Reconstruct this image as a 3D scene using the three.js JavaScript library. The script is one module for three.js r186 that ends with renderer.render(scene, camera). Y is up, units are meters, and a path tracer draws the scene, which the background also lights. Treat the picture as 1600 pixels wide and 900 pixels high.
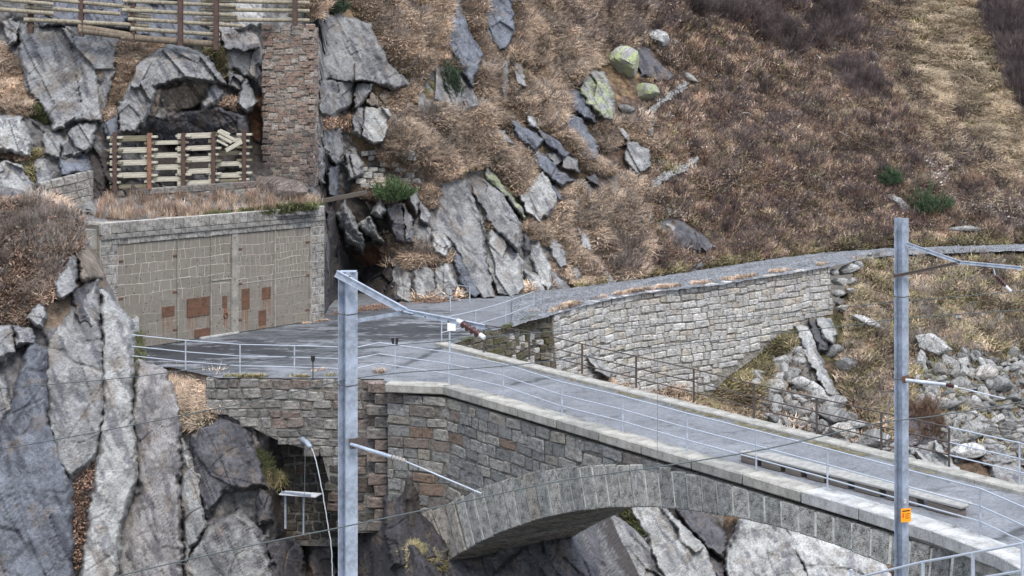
import * as THREE from 'three';
import { mergeGeometries } from 'three/addons/utils/BufferGeometryUtils.js';
import { createNoise3D } from 'simplex-noise';

// ---------------------------------------------------------------- camera, sky, sun, exposure
const EYE = 8.3, FOC = 2500, HORIZON = 145;              // eye height over the road, focal length in pixels of a 1600 wide frame
const scene = new THREE.Scene();
const camera = new THREE.PerspectiveCamera(2 * Math.atan(450 / FOC) * 180 / Math.PI, 1600 / 900, 0.5, 1500);
camera.position.set(0, EYE, 0);
camera.lookAt(0, EYE, -10);
camera.setViewOffset(1600, 900, 0, 450 - HORIZON, 1600, 900);   // shifted lens keeps the masts upright
const renderer = new THREE.WebGLRenderer({ antialias: true });
renderer.setSize(1600, 900);
renderer.toneMapping = THREE.LinearToneMapping;
renderer.toneMappingExposure = 1.86;
renderer.outputColorSpace = THREE.SRGBColorSpace;
renderer.shadowMap.enabled = true;
{
  const w = 128, h = 64, d = new Float32Array(w * h * 4);
  for (let j = 0; j < h; j++) for (let i = 0; i < w; i++) {
    const e = ((j + .5) / h - .5) * Math.PI, s = Math.sin(e), k = (j * w + i) * 4;
    const L = s > 0 ? .52 + .85 * s : .38;               // overcast: the zenith about twice as bright as the horizon
    d[k] = L * .915; d[k + 1] = L * .985; d[k + 2] = L * 1.13; d[k + 3] = 1;
  }
  const sky = new THREE.DataTexture(d, w, h, THREE.RGBAFormat, THREE.FloatType);
  sky.mapping = THREE.EquirectangularReflectionMapping;
  sky.magFilter = THREE.LinearFilter; sky.minFilter = THREE.LinearFilter; sky.needsUpdate = true;
  scene.background = sky; scene.environment = sky;
}
const sun = new THREE.DirectionalLight(0xfff2e2, 1.5);   // a bright part of the cloud, behind the camera to the right
sun.position.set(20, 75, -5); sun.target.position.set(0, 0, -60);
sun.castShadow = true; sun.shadow.radius = 26; sun.shadow.mapSize.set(2048, 2048);
Object.assign(sun.shadow.camera, { left: -60, right: 60, top: 60, bottom: -60, near: 1, far: 220 });
scene.add(sun, sun.target);

// ---------------------------------------------------------------- helpers
const V = (x, y, z) => new THREE.Vector3(x, y, z);
function rng(seed) { let a = seed >>> 0; return () => { a = (a + 0x6D2B79F5) | 0; let t = Math.imul(a ^ (a >>> 15), 1 | a); t = (t + Math.imul(t ^ (t >>> 7), 61 | t)) ^ t; return ((t ^ (t >>> 14)) >>> 0) / 4294967296; }; }
const R = rng(20240);
const rr = (a, b, f = R) => a + (b - a) * f();
const pick = (a, f = R) => a[Math.floor(f() * a.length) % a.length];
const lerp = (a, b, t) => a + (b - a) * t;
const clamp = (x, a = 0, b = 1) => Math.min(b, Math.max(a, x));
const sstep = (a, b, x) => { const t = clamp((x - a) / (b - a)); return t * t * (3 - 2 * t); };
const n3 = createNoise3D(rng(77));
function fbm(x, y, z, o = 4) { let s = 0, a = .5; for (let i = 0; i < o; i++) { s += a * n3(x, y, z); x *= 2.03; y *= 2.03; z *= 2.03; a *= .5; } return s; }
function ridged(x, y, z, o = 3) { let s = 0, a = .5; for (let i = 0; i < o; i++) { s += a * (1 - 2 * Math.abs(n3(x, y, z))); x *= 2.1; y *= 2.1; z *= 2.1; a *= .5; } return s; }
const hash = (a, b, c, k) => { let h = Math.imul(a, 374761393) ^ Math.imul(b, 668265263) ^ Math.imul(c, 2147483629) ^ Math.imul(k, 1274126177); h = Math.imul(h ^ (h >>> 13), 1103515245); return ((h ^ (h >>> 16)) >>> 0) / 4294967296; };
// broken rock: every cell of a jittered lattice is a tilted plane
function facet(x, y, z, s) {
  x /= s; y /= s; z /= s;
  const i = Math.floor(x), j = Math.floor(y), k = Math.floor(z); let best = 9, h = 0;
  for (let a = -1; a < 2; a++) for (let b = -1; b < 2; b++) for (let c = -1; c < 2; c++) {
    const I = i + a, J = j + b, K = k + c;
    const dx = x - I - hash(I, J, K, 1), dy = y - J - hash(I, J, K, 2), dz = z - K - hash(I, J, K, 3), q = dx * dx + dy * dy + dz * dz;
    if (q < best) { best = q; h = (hash(I, J, K, 4) - .5) * .7 + dx * (hash(I, J, K, 5) - .5) * 1.5 + dy * (hash(I, J, K, 6) - .5) * 1.5; }
  }
  return h * s;
}
const at = (px, py, d) => V((px - 800) / FOC * d, EYE - (py - HORIZON) / FOC * d, -d);        // a pixel and a distance to a point
const ground = (px, py, y = 0) => at(px, py, (EYE - y) * FOC / (py - HORIZON));               // the point at height y
function table(cols, x) {                                                                    // linear table lookup: rows [x, ...numbers]
  let i = 0; while (i < cols.length - 2 && cols[i + 1][0] < x) i++;
  const a = cols[i], b = cols[i + 1], t = clamp((x - a[0]) / (b[0] - a[0]));
  return a.map((v, k) => lerp(v, b[k], t));
}
const used = {};
function numbered(name) { const n = used[name] = (used[name] ?? -1) + 1; return n ? `${name}_${String(n).padStart(3, '0')}` : name; }
function add(o, parent) { o.castShadow = o.receiveShadow = true; (parent ?? scene).add(o); return o; }
function info(o, label, category, group) { o.userData = { ...o.userData, label, category }; if (group) o.userData.group = group; return o; }
function thing(name, label, category, pos, group) { const o = new THREE.Group(); o.name = numbered(name); o.position.copy(pos); scene.add(o); return info(o, label, category, group); }
function mesh(name, geo, mat, parent) { const m = new THREE.Mesh(geo, mat); m.name = parent ? name : numbered(name); return add(m, parent); }
function rootOf(o) { while (o.parent && o.parent !== scene) o = o.parent; return o; }
// geometry given in world coordinates becomes a part of a thing
function part(name, geo, mat, root) { const p = V(0, 0, 0); let o = root; while (o && o !== scene) { p.add(o.position); o = o.parent; } geo.translate(-p.x, -p.y, -p.z); return mesh(name, geo, mat, root); }
function solo(name, label, category, geo, mat, group) {
  geo.computeBoundingBox(); const b = geo.boundingBox, c = V((b.min.x + b.max.x) / 2, b.min.y, (b.min.z + b.max.z) / 2);
  geo.translate(-c.x, -c.y, -c.z); const m = mesh(name, geo, mat); m.position.copy(c); return info(m, label, category, group);
}
function struct(name, geo, mat) { const m = mesh(name, geo, mat); m.userData.kind = 'structure'; return m; }
function tube(p, q, r, seg = 8, r2 = r) {
  const L = p.distanceTo(q), g = new THREE.CylinderGeometry(r2, r, L, seg);
  g.translate(0, L / 2, 0); g.applyQuaternion(new THREE.Quaternion().setFromUnitVectors(V(0, 1, 0), q.clone().sub(p).normalize())); g.translate(p.x, p.y, p.z); return g;
}
function sweep(pts, r, seg = 7) {                                     // a pipe through points
  const pos = [], idx = [], N = pts.length;
  pts.forEach((p, i) => {
    const t = pts[Math.min(N - 1, i + 1)].clone().sub(pts[Math.max(0, i - 1)]).normalize();
    const a = Math.abs(t.y) > .9 ? V(1, 0, 0) : V(0, 1, 0), u = a.cross(t).normalize(), v = t.clone().cross(u);
    for (let k = 0; k < seg; k++) { const c = Math.cos(k / seg * 6.2832) * r, s = Math.sin(k / seg * 6.2832) * r; pos.push(p.x + u.x * c + v.x * s, p.y + u.y * c + v.y * s, p.z + u.z * c + v.z * s); }
  });
  for (let i = 0; i < N - 1; i++) for (let k = 0; k < seg; k++) { const a = i * seg + k, b = i * seg + (k + 1) % seg; idx.push(a, b, a + seg, b, b + seg, a + seg); }
  for (let k = 1; k < seg - 1; k++) { idx.push(0, k + 1, k); const e = (N - 1) * seg; idx.push(e, e + k, e + k + 1); }
  const g = new THREE.BufferGeometry(); g.setAttribute('position', new THREE.Float32BufferAttribute(pos, 3)); g.setIndex(idx);
  g.setAttribute('uv', new THREE.Float32BufferAttribute(new Float32Array(pos.length / 3 * 2), 2)); g.computeVertexNormals(); return g;
}
function beam(p, q, w, h, up = V(0, 1, 0), bevel = 0) {              // a squared bar from p to q, w across, h along up
  const z = q.clone().sub(p), L = z.length(); z.normalize();
  const x = up.clone().cross(z).normalize(), y = z.clone().cross(x), g = chamfer(w, h, L, bevel || Math.min(w, h) * .08);
  g.applyMatrix4(new THREE.Matrix4().makeBasis(x, y, z)); g.translate((p.x + q.x) / 2, (p.y + q.y) / 2, (p.z + q.z) / 2); return g;
}
// a box with chamfered edges, optionally with corners knocked about
function chamfer(w, h, d, b, jit = 0, f = R, uvScale = 1) {
  const P = [], key = {};
  for (let c = 0; c < 8; c++) {
    const s = [c & 1 ? 1 : -1, c & 2 ? 1 : -1, c & 4 ? 1 : -1], j = [0, 1, 2].map(() => (f() - .5) * 2 * jit), e = b * (1 + (jit ? (f() - .3) * .9 : 0));
    for (let ax = 0; ax < 3; ax++) {
      key[c * 3 + ax] = P.length;
      P.push([0, 1, 2].map(k => s[k] * ([w, h, d][k] / 2 - (k === ax ? 0 : e)) + j[k] * [w, h, d][k]));
    }
  }
  const pos = [], uv = [], out = V(0, 0, 0), A = V(0, 0, 0), B = V(0, 0, 0);
  const tri = (a, b2, c) => {
    const p = [P[a], P[b2], P[c]]; A.set(...p[1]).sub(V(...p[0])); B.set(...p[2]).sub(V(...p[0])); A.cross(B);
    out.set(p[0][0] + p[1][0] + p[2][0], p[0][1] + p[1][1] + p[2][1], p[0][2] + p[1][2] + p[2][2]);
    if (A.dot(out) < 0) { const t = p[1]; p[1] = p[2]; p[2] = t; }
    const ax = [Math.abs(A.x), Math.abs(A.y), Math.abs(A.z)], m = ax.indexOf(Math.max(...ax)), [ui, vi] = m === 0 ? [2, 1] : m === 1 ? [0, 2] : [0, 1];
    for (const q of p) { pos.push(...q); uv.push(q[ui] * uvScale, q[vi] * uvScale); }
  };
  const quad = (a, b2, c, d2) => { tri(a, b2, c); tri(a, c, d2); };
  const k = (c, ax) => key[c * 3 + ax];
  for (let ax = 0; ax < 3; ax++) { const o = [0, 1, 2].filter(q => q !== ax).map(q => 1 << q); for (const s of [0, 1 << ax]) quad(k(s, ax), k(s | o[0], ax), k(s | o[0] | o[1], ax), k(s | o[1], ax)); }
  for (let ax = 0; ax < 3; ax++) { const [o0, o1] = [0, 1, 2].filter(q => q !== ax); for (const s of [0, 1 << o0]) for (const t of [0, 1 << o1]) { const c = s | t, e = c | (1 << ax); quad(k(c, o0), k(e, o0), k(e, o1), k(c, o1)); } }
  for (let c = 0; c < 8; c++) tri(k(c, 0), k(c, 1), k(c, 2));
  const g = new THREE.BufferGeometry(); g.setAttribute('position', new THREE.Float32BufferAttribute(pos, 3)); g.setAttribute('uv', new THREE.Float32BufferAttribute(uv, 2)); g.computeVertexNormals(); return g;
}
function extrude(shape2d, depth, bevel = 0) { return new THREE.ExtrudeGeometry(new THREE.Shape(shape2d.map(p => new THREE.Vector2(p[0], p[1]))), { depth, bevelEnabled: bevel > 0, bevelSize: bevel, bevelThickness: bevel, bevelSegments: 1, steps: 1 }); }
function worldUV(g, s = 1) {                                          // metres on the surface's main plane, slanted so that steep faces are not smeared
  const p = g.attributes.position, uv = new Float32Array(p.count * 2);
  for (let i = 0; i < p.count; i++) { uv[i * 2] = (p.getX(i) + .45 * p.getZ(i)) * s; uv[i * 2 + 1] = (p.getY(i) - .5 * p.getZ(i)) * s; }
  g.setAttribute('uv', new THREE.BufferAttribute(uv, 2)); return g;
}

// ---------------------------------------------------------------- textures (all computed)
function tileNoise(size, cells, seed) {
  const f = rng(seed), g = new Float32Array(cells * cells).map(() => f()), out = new Float32Array(size * size);
  for (let y = 0; y < size; y++) for (let x = 0; x < size; x++) {
    const u = x / size * cells, v = y / size * cells, i = Math.floor(u), j = Math.floor(v), a = u - i, b = v - j, sa = a * a * (3 - 2 * a), sb = b * b * (3 - 2 * b);
    const q = (p, r) => g[(r % cells) * cells + p % cells];
    out[y * size + x] = lerp(lerp(q(i, j), q(i + 1, j), sa), lerp(q(i, j + 1), q(i + 1, j + 1), sa), sb);
  }
  return out;
}
function tileFbm(size, cells, oct, seed, gain = .55) {
  const out = new Float32Array(size * size); let a = 1, t = 0;
  for (let o = 0; o < oct && cells << o <= size; o++) { const n = tileNoise(size, cells << o, seed + o * 13); for (let i = 0; i < out.length; i++) out[i] += n[i] * a; t += a; a *= gain; }
  for (let i = 0; i < out.length; i++) out[i] /= t; return out;
}
function tex(size, fn, srgb, repeat = 1) {                            // fn(i, x, y) -> [r, g, b] in 0..1 (linear), stored as bytes
  const d = new Uint8Array(size * size * 4);
  for (let i = 0; i < size * size; i++) { const c = fn(i, i % size, Math.floor(i / size)); for (let k = 0; k < 3; k++) { const v = clamp(c[k]); d[i * 4 + k] = 255 * (srgb ? (v < .0031308 ? v * 12.92 : 1.055 * v ** (1 / 2.4) - .055) : v); } d[i * 4 + 3] = 255; }
  const t = new THREE.DataTexture(d, size, size); t.wrapS = t.wrapT = THREE.RepeatWrapping; t.magFilter = THREE.LinearFilter; t.minFilter = THREE.LinearMipmapLinearFilter; t.generateMipmaps = true;
  if (srgb) t.colorSpace = THREE.SRGBColorSpace; t.repeat.set(repeat, repeat); t.needsUpdate = true; return t;
}
const mono = v => [v, v, v];
const fa = tileFbm(512, 4, 7, 5, .7), fb = tileFbm(512, 8, 6, 91, .75), fc = tileFbm(512, 64, 3, 41, .9), fd = tileFbm(512, 3, 5, 333, .6);
const con = (v, k) => clamp(.5 + (v - .5) * k);
const T = {
  rock: tex(512, i => { const l = con(fa[i], 2.6), s = con(fc[i], 3), w = sstep(.64, .70, fc[i]), dk = sstep(.40, .32, fb[i] * .5 + fc[i] * .5); const v = (.64 + .16 * l + .30 * (s - .5)) * (1 - .32 * dk) + .28 * w; return [v, v * 1.0, v * .99]; }, true, .38),
  rockBump: tex(512, i => mono(.55 * con(fa[i], 2.4) + .45 * con(fc[i], 2.2)), false, .38),
  stone: tex(512, i => { const v = .58 + .5 * (con(fb[i], 2.4) - .5) + .55 * (con(fc[i], 2.6) - .5) - .25 * sstep(.6, .68, fa[i]); const r = sstep(.56, .66, fd[i]) * .06; return [v + r, v + r * .35, v - r * .3]; }, true, .9),
  asphalt: tex(512, i => { const w = sstep(.5, .66, fd[i] * .7 + fa[i] * .3); const v = (.68 + .26 * (con(fc[i], 2.6) - .5) + .14 * (con(fb[i], 2) - .5)) * (1 - .2 * w); return [v, v * 1.02, v * 1.06]; }, true, .31),
  gravel: tex(512, i => { const v = .58 + .85 * (con(fc[i], 2.8) - .5) + .3 * (con(fa[i], 2.5) - .5); return [v * .98, v, v * 1.04]; }, true, .4),
  soil: tex(512, i => { const l = con(fb[i], 3), s = fc[i]; const peb = sstep(.66, .72, s), v = .3 + .55 * l + .3 * (con(s, 3) - .5); return [v + peb * .5, v * .93 + peb * .55, v * .86 + peb * .6]; }, true, .5),
  wood: tex(512, (i, x, y) => { const j = y * 512 + ((x * 1) >> 4), k = ((y * 1) % 512) * 512 + ((x >> 5) % 512); const g = con(fc[k], 2.2), m = con(fb[j], 2); const v = .62 + .4 * (g - .5) + .3 * (m - .5); return [v, v * .98, v * .93]; }, true, 1),
  rust: tex(512, i => { const a = con(fa[i], 3), s = con(fc[i], 2.4); const d = sstep(.6, .7, fb[i]); return [.40 + .3 * a - .24 * d, .225 + .13 * a + .06 * s - .12 * d, .165 + .07 * a - .07 * d]; }, true, 1.3),
  concrete: tex(512, i => { const v = .66 + .42 * (con(fa[i], 2.6) - .5) + .26 * (con(fc[i], 2.4) - .5) - .22 * sstep(.58, .68, fd[i]); return [v, v * .985, v * .95]; }, true, .7),
  lichen: tex(512, i => { const a = sstep(.44, .6, fa[i] * .7 + fc[i] * .3), s = con(fc[i], 2.4) - .5; return [lerp(.36, .42, a) + .25 * s, lerp(.36, .50, a) + .25 * s, lerp(.35, .24, a) + .2 * s]; }, true, .9),
  zinc: tex(512, i => { const v = .72 + .34 * (con(fb[i], 2.6) - .5) + .2 * (con(fd[i], 2) - .5); return [v * .95, v * 1, v * 1.06]; }, true, 1.2),
};
const fine = tex(512, i => mono(con(fc[i], 2)), false, 1);
const M = (o) => new THREE.MeshStandardMaterial({ roughness: .92, metalness: 0, ...o });
const lin = (r, g, b) => new THREE.Color().setRGB(r, g, b);
const mat = {
  rock: M({ map: T.rock, bumpMap: T.rockBump, bumpScale: .012, vertexColors: true, roughness: .88 }),
  soil: M({ map: T.soil, bumpMap: T.soil, bumpScale: .06, vertexColors: true, roughness: 1 }),
  asphalt: new THREE.MeshPhysicalMaterial({ map: T.asphalt, vertexColors: true, roughness: 1, specularIntensity: .35, bumpMap: fine, bumpScale: .004 }),
  gravel: M({ map: T.gravel, color: lin(.30, .315, .335), bumpMap: T.gravel, bumpScale: .04, roughness: 1 }),
  coping: M({ map: T.concrete, color: lin(.43, .43, .41), bumpMap: fine, bumpScale: .008 }),
  copingNew: M({ map: T.concrete, color: lin(.52, .535, .55), bumpMap: fine, bumpScale: .005, roughness: .8 }),
  mortar: M({ map: T.stone, color: lin(.27, .26, .235), bumpMap: T.stone, bumpScale: .04 }),
  mortarPale: M({ map: T.stone, color: lin(.40, .385, .36), bumpMap: T.stone, bumpScale: .03 }),
  mortarDark: M({ map: T.stone, color: lin(.30, .29, .265), bumpMap: T.stone, bumpScale: .03 }),
  zinc: M({ map: T.zinc, color: lin(.46, .505, .58), metalness: .35, roughness: .5 }),
  rail: M({ map: T.zinc, color: lin(.56, .59, .64), metalness: .25, roughness: .55 }),
  railDark: M({ color: lin(.075, .06, .055), roughness: .8, metalness: .2 }),
  rustPost: M({ map: T.rust, color: lin(.13, .14, .19), roughness: .85 }),
  rustPostRed: M({ map: T.rust, color: lin(.36, .33, .36), roughness: .9 }),
  rust: M({ map: T.rust, color: lin(.20, .175, .175), roughness: .9 }),
  log: M({ map: T.wood, color: lin(.39, .36, .29), roughness: .85 }),
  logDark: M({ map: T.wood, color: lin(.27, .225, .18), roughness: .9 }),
  plank: M({ map: T.wood, color: lin(.60, .585, .51), roughness: .9 }),
  plankDark: M({ map: T.wood, color: lin(.24, .22, .16), roughness: .9 }),
  oldBeam: M({ map: T.wood, color: lin(.42, .43, .435), roughness: .9, bumpMap: T.wood, bumpScale: .02 }),
  black: M({ color: lin(.015, .015, .017), roughness: .6 }),
  wire: M({ color: lin(.06, .075, .08), roughness: .6, metalness: .3 }),
  brownGlaze: M({ color: lin(.05, .016, .014), roughness: .25 }),
  porcelain: M({ color: lin(.55, .57, .6), roughness: .35 }),
  water: new THREE.MeshPhysicalMaterial({ color: lin(.75, .8, .85), roughness: .25, transmission: .5, thickness: 0, ior: 1.33 }),
};
const tones = (base, list, extra = {}) => list.map(c => M({ map: T.stone, bumpMap: T.stone, bumpScale: .025, color: lin(...c.map(v => v * base)), ...extra }));
mat.pale = tones(1.66, [[.52, .52, .50], [.46, .465, .455], [.56, .55, .52], [.42, .415, .40], [.50, .465, .41], [.47, .47, .47], [.58, .58, .57]]);
mat.spandrel = tones(1.58, [[.235, .235, .225], [.20, .205, .20], [.265, .26, .245], [.185, .19, .19], [.235, .225, .20], [.215, .22, .22], [.16, .165, .165]]);
mat.spandrelRed = tones(1.15, [[.25, .205, .175], [.25, .185, .145], [.235, .20, .175], [.21, .19, .175]]);
mat.voussoir = tones(1.42, [[.24, .245, .24], [.40, .40, .38], [.33, .335, .315], [.29, .30, .285], [.37, .365, .34], [.31, .295, .265], [.27, .28, .275]]);
mat.platform = tones(1.55, [[.21, .205, .195], [.26, .255, .245], [.17, .165, .16], [.30, .295, .28], [.225, .20, .18]]);
mat.quoin = tones(1.15, [[.27, .22, .195], [.30, .245, .215], [.24, .215, .20], [.28, .265, .25]]);
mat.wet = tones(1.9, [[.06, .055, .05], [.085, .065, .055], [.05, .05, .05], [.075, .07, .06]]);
mat.brick = tones(1.45, [[.37, .285, .235], [.32, .235, .19], [.42, .355, .31], [.29, .215, .18], [.46, .41, .37], [.34, .285, .25]]);
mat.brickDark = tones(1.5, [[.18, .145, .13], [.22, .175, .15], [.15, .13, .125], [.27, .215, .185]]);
mat.mortarMid = M({ map: T.stone, color: lin(.40, .38, .34), bumpMap: T.stone, bumpScale: .04 });
mat.mossy = tones(1.25, [[.22, .20, .15], [.17, .155, .11], [.27, .25, .20], [.13, .125, .06], [.15, .14, .08]]);
mat.block = tones(1, [[.40, .39, .37], [.33, .325, .31], [.45, .44, .42], [.37, .355, .33]], { bumpScale: .01 });
mat.boulder = tones(1.6, [[.52, .53, .53], [.45, .46, .465], [.58, .585, .58], [.38, .385, .38], [.50, .485, .455]], { bumpScale: .05 });
mat.boulderGrey = tones(1.35, [[.33, .34, .345], [.28, .285, .285], [.36, .35, .33]], { bumpScale: .05 });
// ---------------------------------------------------------------- the ground: three slopes, each given by profiles (distance, height) along the valley
const HILL = [
  [-300, 52, 4.2, 53.5, 4.7, 56, 9, 60.5, 18], [0, 52, 4.4, 53.5, 4.9, 56, 9, 60.5, 18], [160, 52.3, 4.15, 54.8, 4.7, 57, 9, 61.5, 18],
  [400, 56.3, 4.2, 58.8, 4.8, 60.5, 9, 65, 18], [500, 58.8, 4.2, 61.5, 4.8, 63, 9, 67.5, 18], [524, 64, -.2, 64.6, 2.5, 65.2, 8, 69, 18],
  [640, 64, -.2, 65, 2, 67.2, 7, 72, 18], [700, 64.5, -.1, 66, 2.4, 68.5, 7, 75, 19], [800, 66.5, -.05, 68.5, 3, 71.5, 7.5, 79, 20],
  [900, 68.5, 0, 70.5, 2.2, 76, 8.5, 87, 21], [1000, 70.3, .15, 73, 2.4, 80, 9, 93, 22], [1100, 73.5, .25, 76, 2.3, 86, 10.5, 100, 23],
  [1200, 76.4, .35, 78.5, 2, 90, 11, 105, 24], [1300, 78.6, .5, 80.5, 1.8, 92, 11, 108, 25], [1600, 80.2, .7, 82, 1.9, 94, 11, 112, 26], [1900, 81, .8, 83, 2, 96, 11, 115, 26]];
const GORGE = [
  [680, 57, -.6, 56, -3, 55, -7, 51, -14], [750, 59.5, -.6, 58, -3.2, 56, -8, 52, -14], [860, 61, -1.8, 60, -3.5, 57, -8.5, 53, -14], [990, 64.3, -3.5, 63, -4.3, 60, -8.5, 55, -14],
  [1100, 67, -4, 65.5, -5, 62, -9, 56, -14], [1150, 68, -3.4, 66.5, -4.6, 62, -9, 56, -14], [1240, 70, -2.1, 68, -3.6, 62, -8.5, 56, -14], [1300, 72, -1.5, 70, -2.8, 63, -8, 56, -14],
  [1345, 74, .4, 71, -1.6, 63.5, -7.5, 56, -14], [1400, 76.4, .56, 73.5, -1, 64, -7, 56, -14], [1600, 77.6, .66, 75, -.9, 65.5, -6.5, 56, -14], [1900, 78.5, .7, 76, -.9, 67, -6.5, 57, -14]];
const CLIFF = [
  [-300, 54, 5.3, 49.5, 5, 47, 2.6, 45.5, 0, 42, -11], [0, 54, 5.3, 49.5, 5, 47, 2.6, 45.5, 0, 42, -11], [70, 53.8, 4.9, 49.5, 4.75, 47.5, 2.5, 46, 0, 42.5, -11], [110, 53.5, 4.4, 49.5, 4.3, 48, 2.5, 46.3, 0, 42.8, -11],
  [150, 51.5, 3.2, 49.7, 3, 48.7, 1.8, 47, -.5, 43, -11], [200, 51, .9, 49.8, .85, 48.6, .2, 47, -2, 43.5, -11], [228, 51, -.3, 49.4, -.3, 48, -.6, 47, -2, 43.8, -11],
  [340, 50, -.4, 47.3, -.4, 46.9, -.9, 46.5, -2, 44.5, -11], [420, 50, -.4, 47.6, -.7, 47.2, -1.3, 46.9, -2.6, 45, -11], [460, 50, -.4, 49, -1, 48.7, -2.5, 48.4, -5, 45.6, -11],
  [560, 50, -.4, 49, -1, 48.7, -2.5, 48.4, -5, 45.6, -11], [600, 50, -.4, 48.6, -1, 47.2, -2.5, 46, -4, 43, -10], [640, 50, -.4, 48, -1, 45.6, -1.9, 44.3, -3.5, 42, -10],
  [690, 51, -.5, 48.5, -2, 45.6, -3.8, 44, -4.9, 41.5, -10], [730, 49, -2, 46.5, -4.2, 45.2, -4.9, 43.8, -7, 41, -12], [790, 47, -2.4, 46, -4.4, 45.3, -5, 44, -7, 41, -12], [840, 48, -3, 46.6, -4.3, 46, -4.8, 44.6, -7, 41.5, -12], [893, 50, -3.4, 48, -4.2, 47.2, -4.7, 45.4, -7, 42, -12], [945, 60, -4.5, 57, -6.5, 53, -8.2, 50, -10.4, 46, -15], [985, 69, -6, 67, -8, 65, -10, 62, -12, 58, -17]];
function profile(cols, px, py) {                                      // distance along the line of sight to the profile at this bearing
  const c = table(cols, px), n = (c.length - 1) / 2, down = c[2] > c[c.length - 1], k = (py - HORIZON) / FOC;
  const rowOf = i => HORIZON - (c[2 + 2 * i] - EYE) * FOC / c[1 + 2 * i];
  let i = 0; while (i < n - 2 && (down ? rowOf(i + 1) < py : rowOf(i + 1) > py)) i++;
  const d0 = c[1 + 2 * i], y0 = c[2 + 2 * i], d1 = c[3 + 2 * i], y1 = c[4 + 2 * i], dd = d1 - d0;
  const s = (EYE - k * d0 - y0) / ((y1 - y0) + k * dd);               // y0 + s(y1-y0) = EYE - k(d0 + s dd)
  return d0 + clamp(s, -.3, 1.6) * dd;
}
const blob = (px, py, b) => { const x = (px - b[0]) / b[2], y = (py - b[1]) / b[3], q = x * x + y * y; return q < 1 ? (1 - q) * (1 - q) : 0; };
const HOLLOW = [[282, 238, 105, 62, 1.6], [555, 430, 60, 90, 3.2], [600, 400, 40, 60, 1.5], [400, 215, 24, 80, 1.2], [500, 300, 22, 60, 1.2], [1104, 597, 18, 12, .6], [178, 120, 18, 70, .6], [735, 330, 16, 60, .4]];
const SWELL = [[650, 220, 90, 60, 1.0], [300, 110, 70, 40, .8], [640, 60, 70, 60, .8], [850, 200, 80, 90, .7], [1380, 200, 130, 130, 1.2], [1200, 260, 150, 90, .9], [1090, 130, 60, 60, -.7]];
const bumpsAt = (px, py) => { let s = 0; for (const b of HOLLOW) s += b[4] * blob(px, py, b); for (const b of SWELL) s -= b[4] * blob(px, py, b); return s; };
function rough(p, rocky) {                                            // metres towards the valley
  const a = .5 * fbm(p.x * .28, p.y * .28, p.z * .28, 3) + .22 * fbm(p.x * 1.3, p.y * 1.3, p.z * 1.3, 3);
  if (rocky <= 0) return a;
  return a + rocky * (.5 * facet(p.x + .5 * p.y, p.y * .5, p.z, 1.5) + .35 * facet(p.x + .5 * p.y, p.y * .6, p.z, .55));
}
const rockyHill = px => 1 - sstep(860, 1010, px), rockyGorge = px => .25 + .6 * (1 - sstep(900, 1150, px));
const sheetHill = (px, py) => { const d = profile(HILL, px, py) + bumpsAt(px, py); return d - rough(at(px, py, d), rockyHill(px) * .8); };
const sheetGorge = (px, py) => { const d = profile(GORGE, px, py) + bumpsAt(px, py); return d - .8 * rough(at(px, py, d), rockyGorge(px) * .7); };
const lean = (px, py) => px - .42 * (py - 820) * sstep(780, 900, px);
const sheetCliff = (px, py) => { const d = profile(CLIFF, lean(px, py), py); return d - .7 * rough(at(px, py, d), .55 * sstep(300, 440, px) * sstep(590, 640, py) + .35); };
const topRow = (cols, px) => { const c = table(cols, px); return HORIZON - (c[2] - EYE) * FOC / c[1]; };

function grid(f, x0, x1, nx, y0, y1, ny, colour) {                    // f(u, v) -> Vector3, colour(p, u, v) -> [r, g, b]
  const pos = new Float32Array((nx + 1) * (ny + 1) * 3), col = new Float32Array(pos.length), idx = [];
  for (let j = 0, k = 0; j <= ny; j++) for (let i = 0; i <= nx; i++, k += 3) {
    const u = lerp(x0, x1, i / nx), v = lerp(y0, y1, j / ny), p = f(u, v), c = colour(p, u, v);
    pos[k] = p.x; pos[k + 1] = p.y; pos[k + 2] = p.z; col[k] = c[0]; col[k + 1] = c[1]; col[k + 2] = c[2];
    if (i < nx && j < ny) { const a = j * (nx + 1) + i; idx.push(a, a + nx + 1, a + 1, a + 1, a + nx + 1, a + nx + 2); }
  }
  const g = new THREE.BufferGeometry(); g.setAttribute('position', new THREE.BufferAttribute(pos, 3)); g.setAttribute('color', new THREE.BufferAttribute(col, 3));
  g.setIndex(idx); worldUV(g); g.computeVertexNormals(); return g;
}
const mix3 = (a, b, t) => [lerp(a[0], b[0], t), lerp(a[1], b[1], t), lerp(a[2], b[2], t)];
const EARTH = { brown: [.20, .15, .11], litter: [.21, .155, .125], dark: [.085, .07, .055], moss: [.13, .125, .06], straw: [.34, .25, .16], crag: [.16, .155, .15], wet: [.06, .052, .05], ochre: [.16, .085, .05] };
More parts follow.
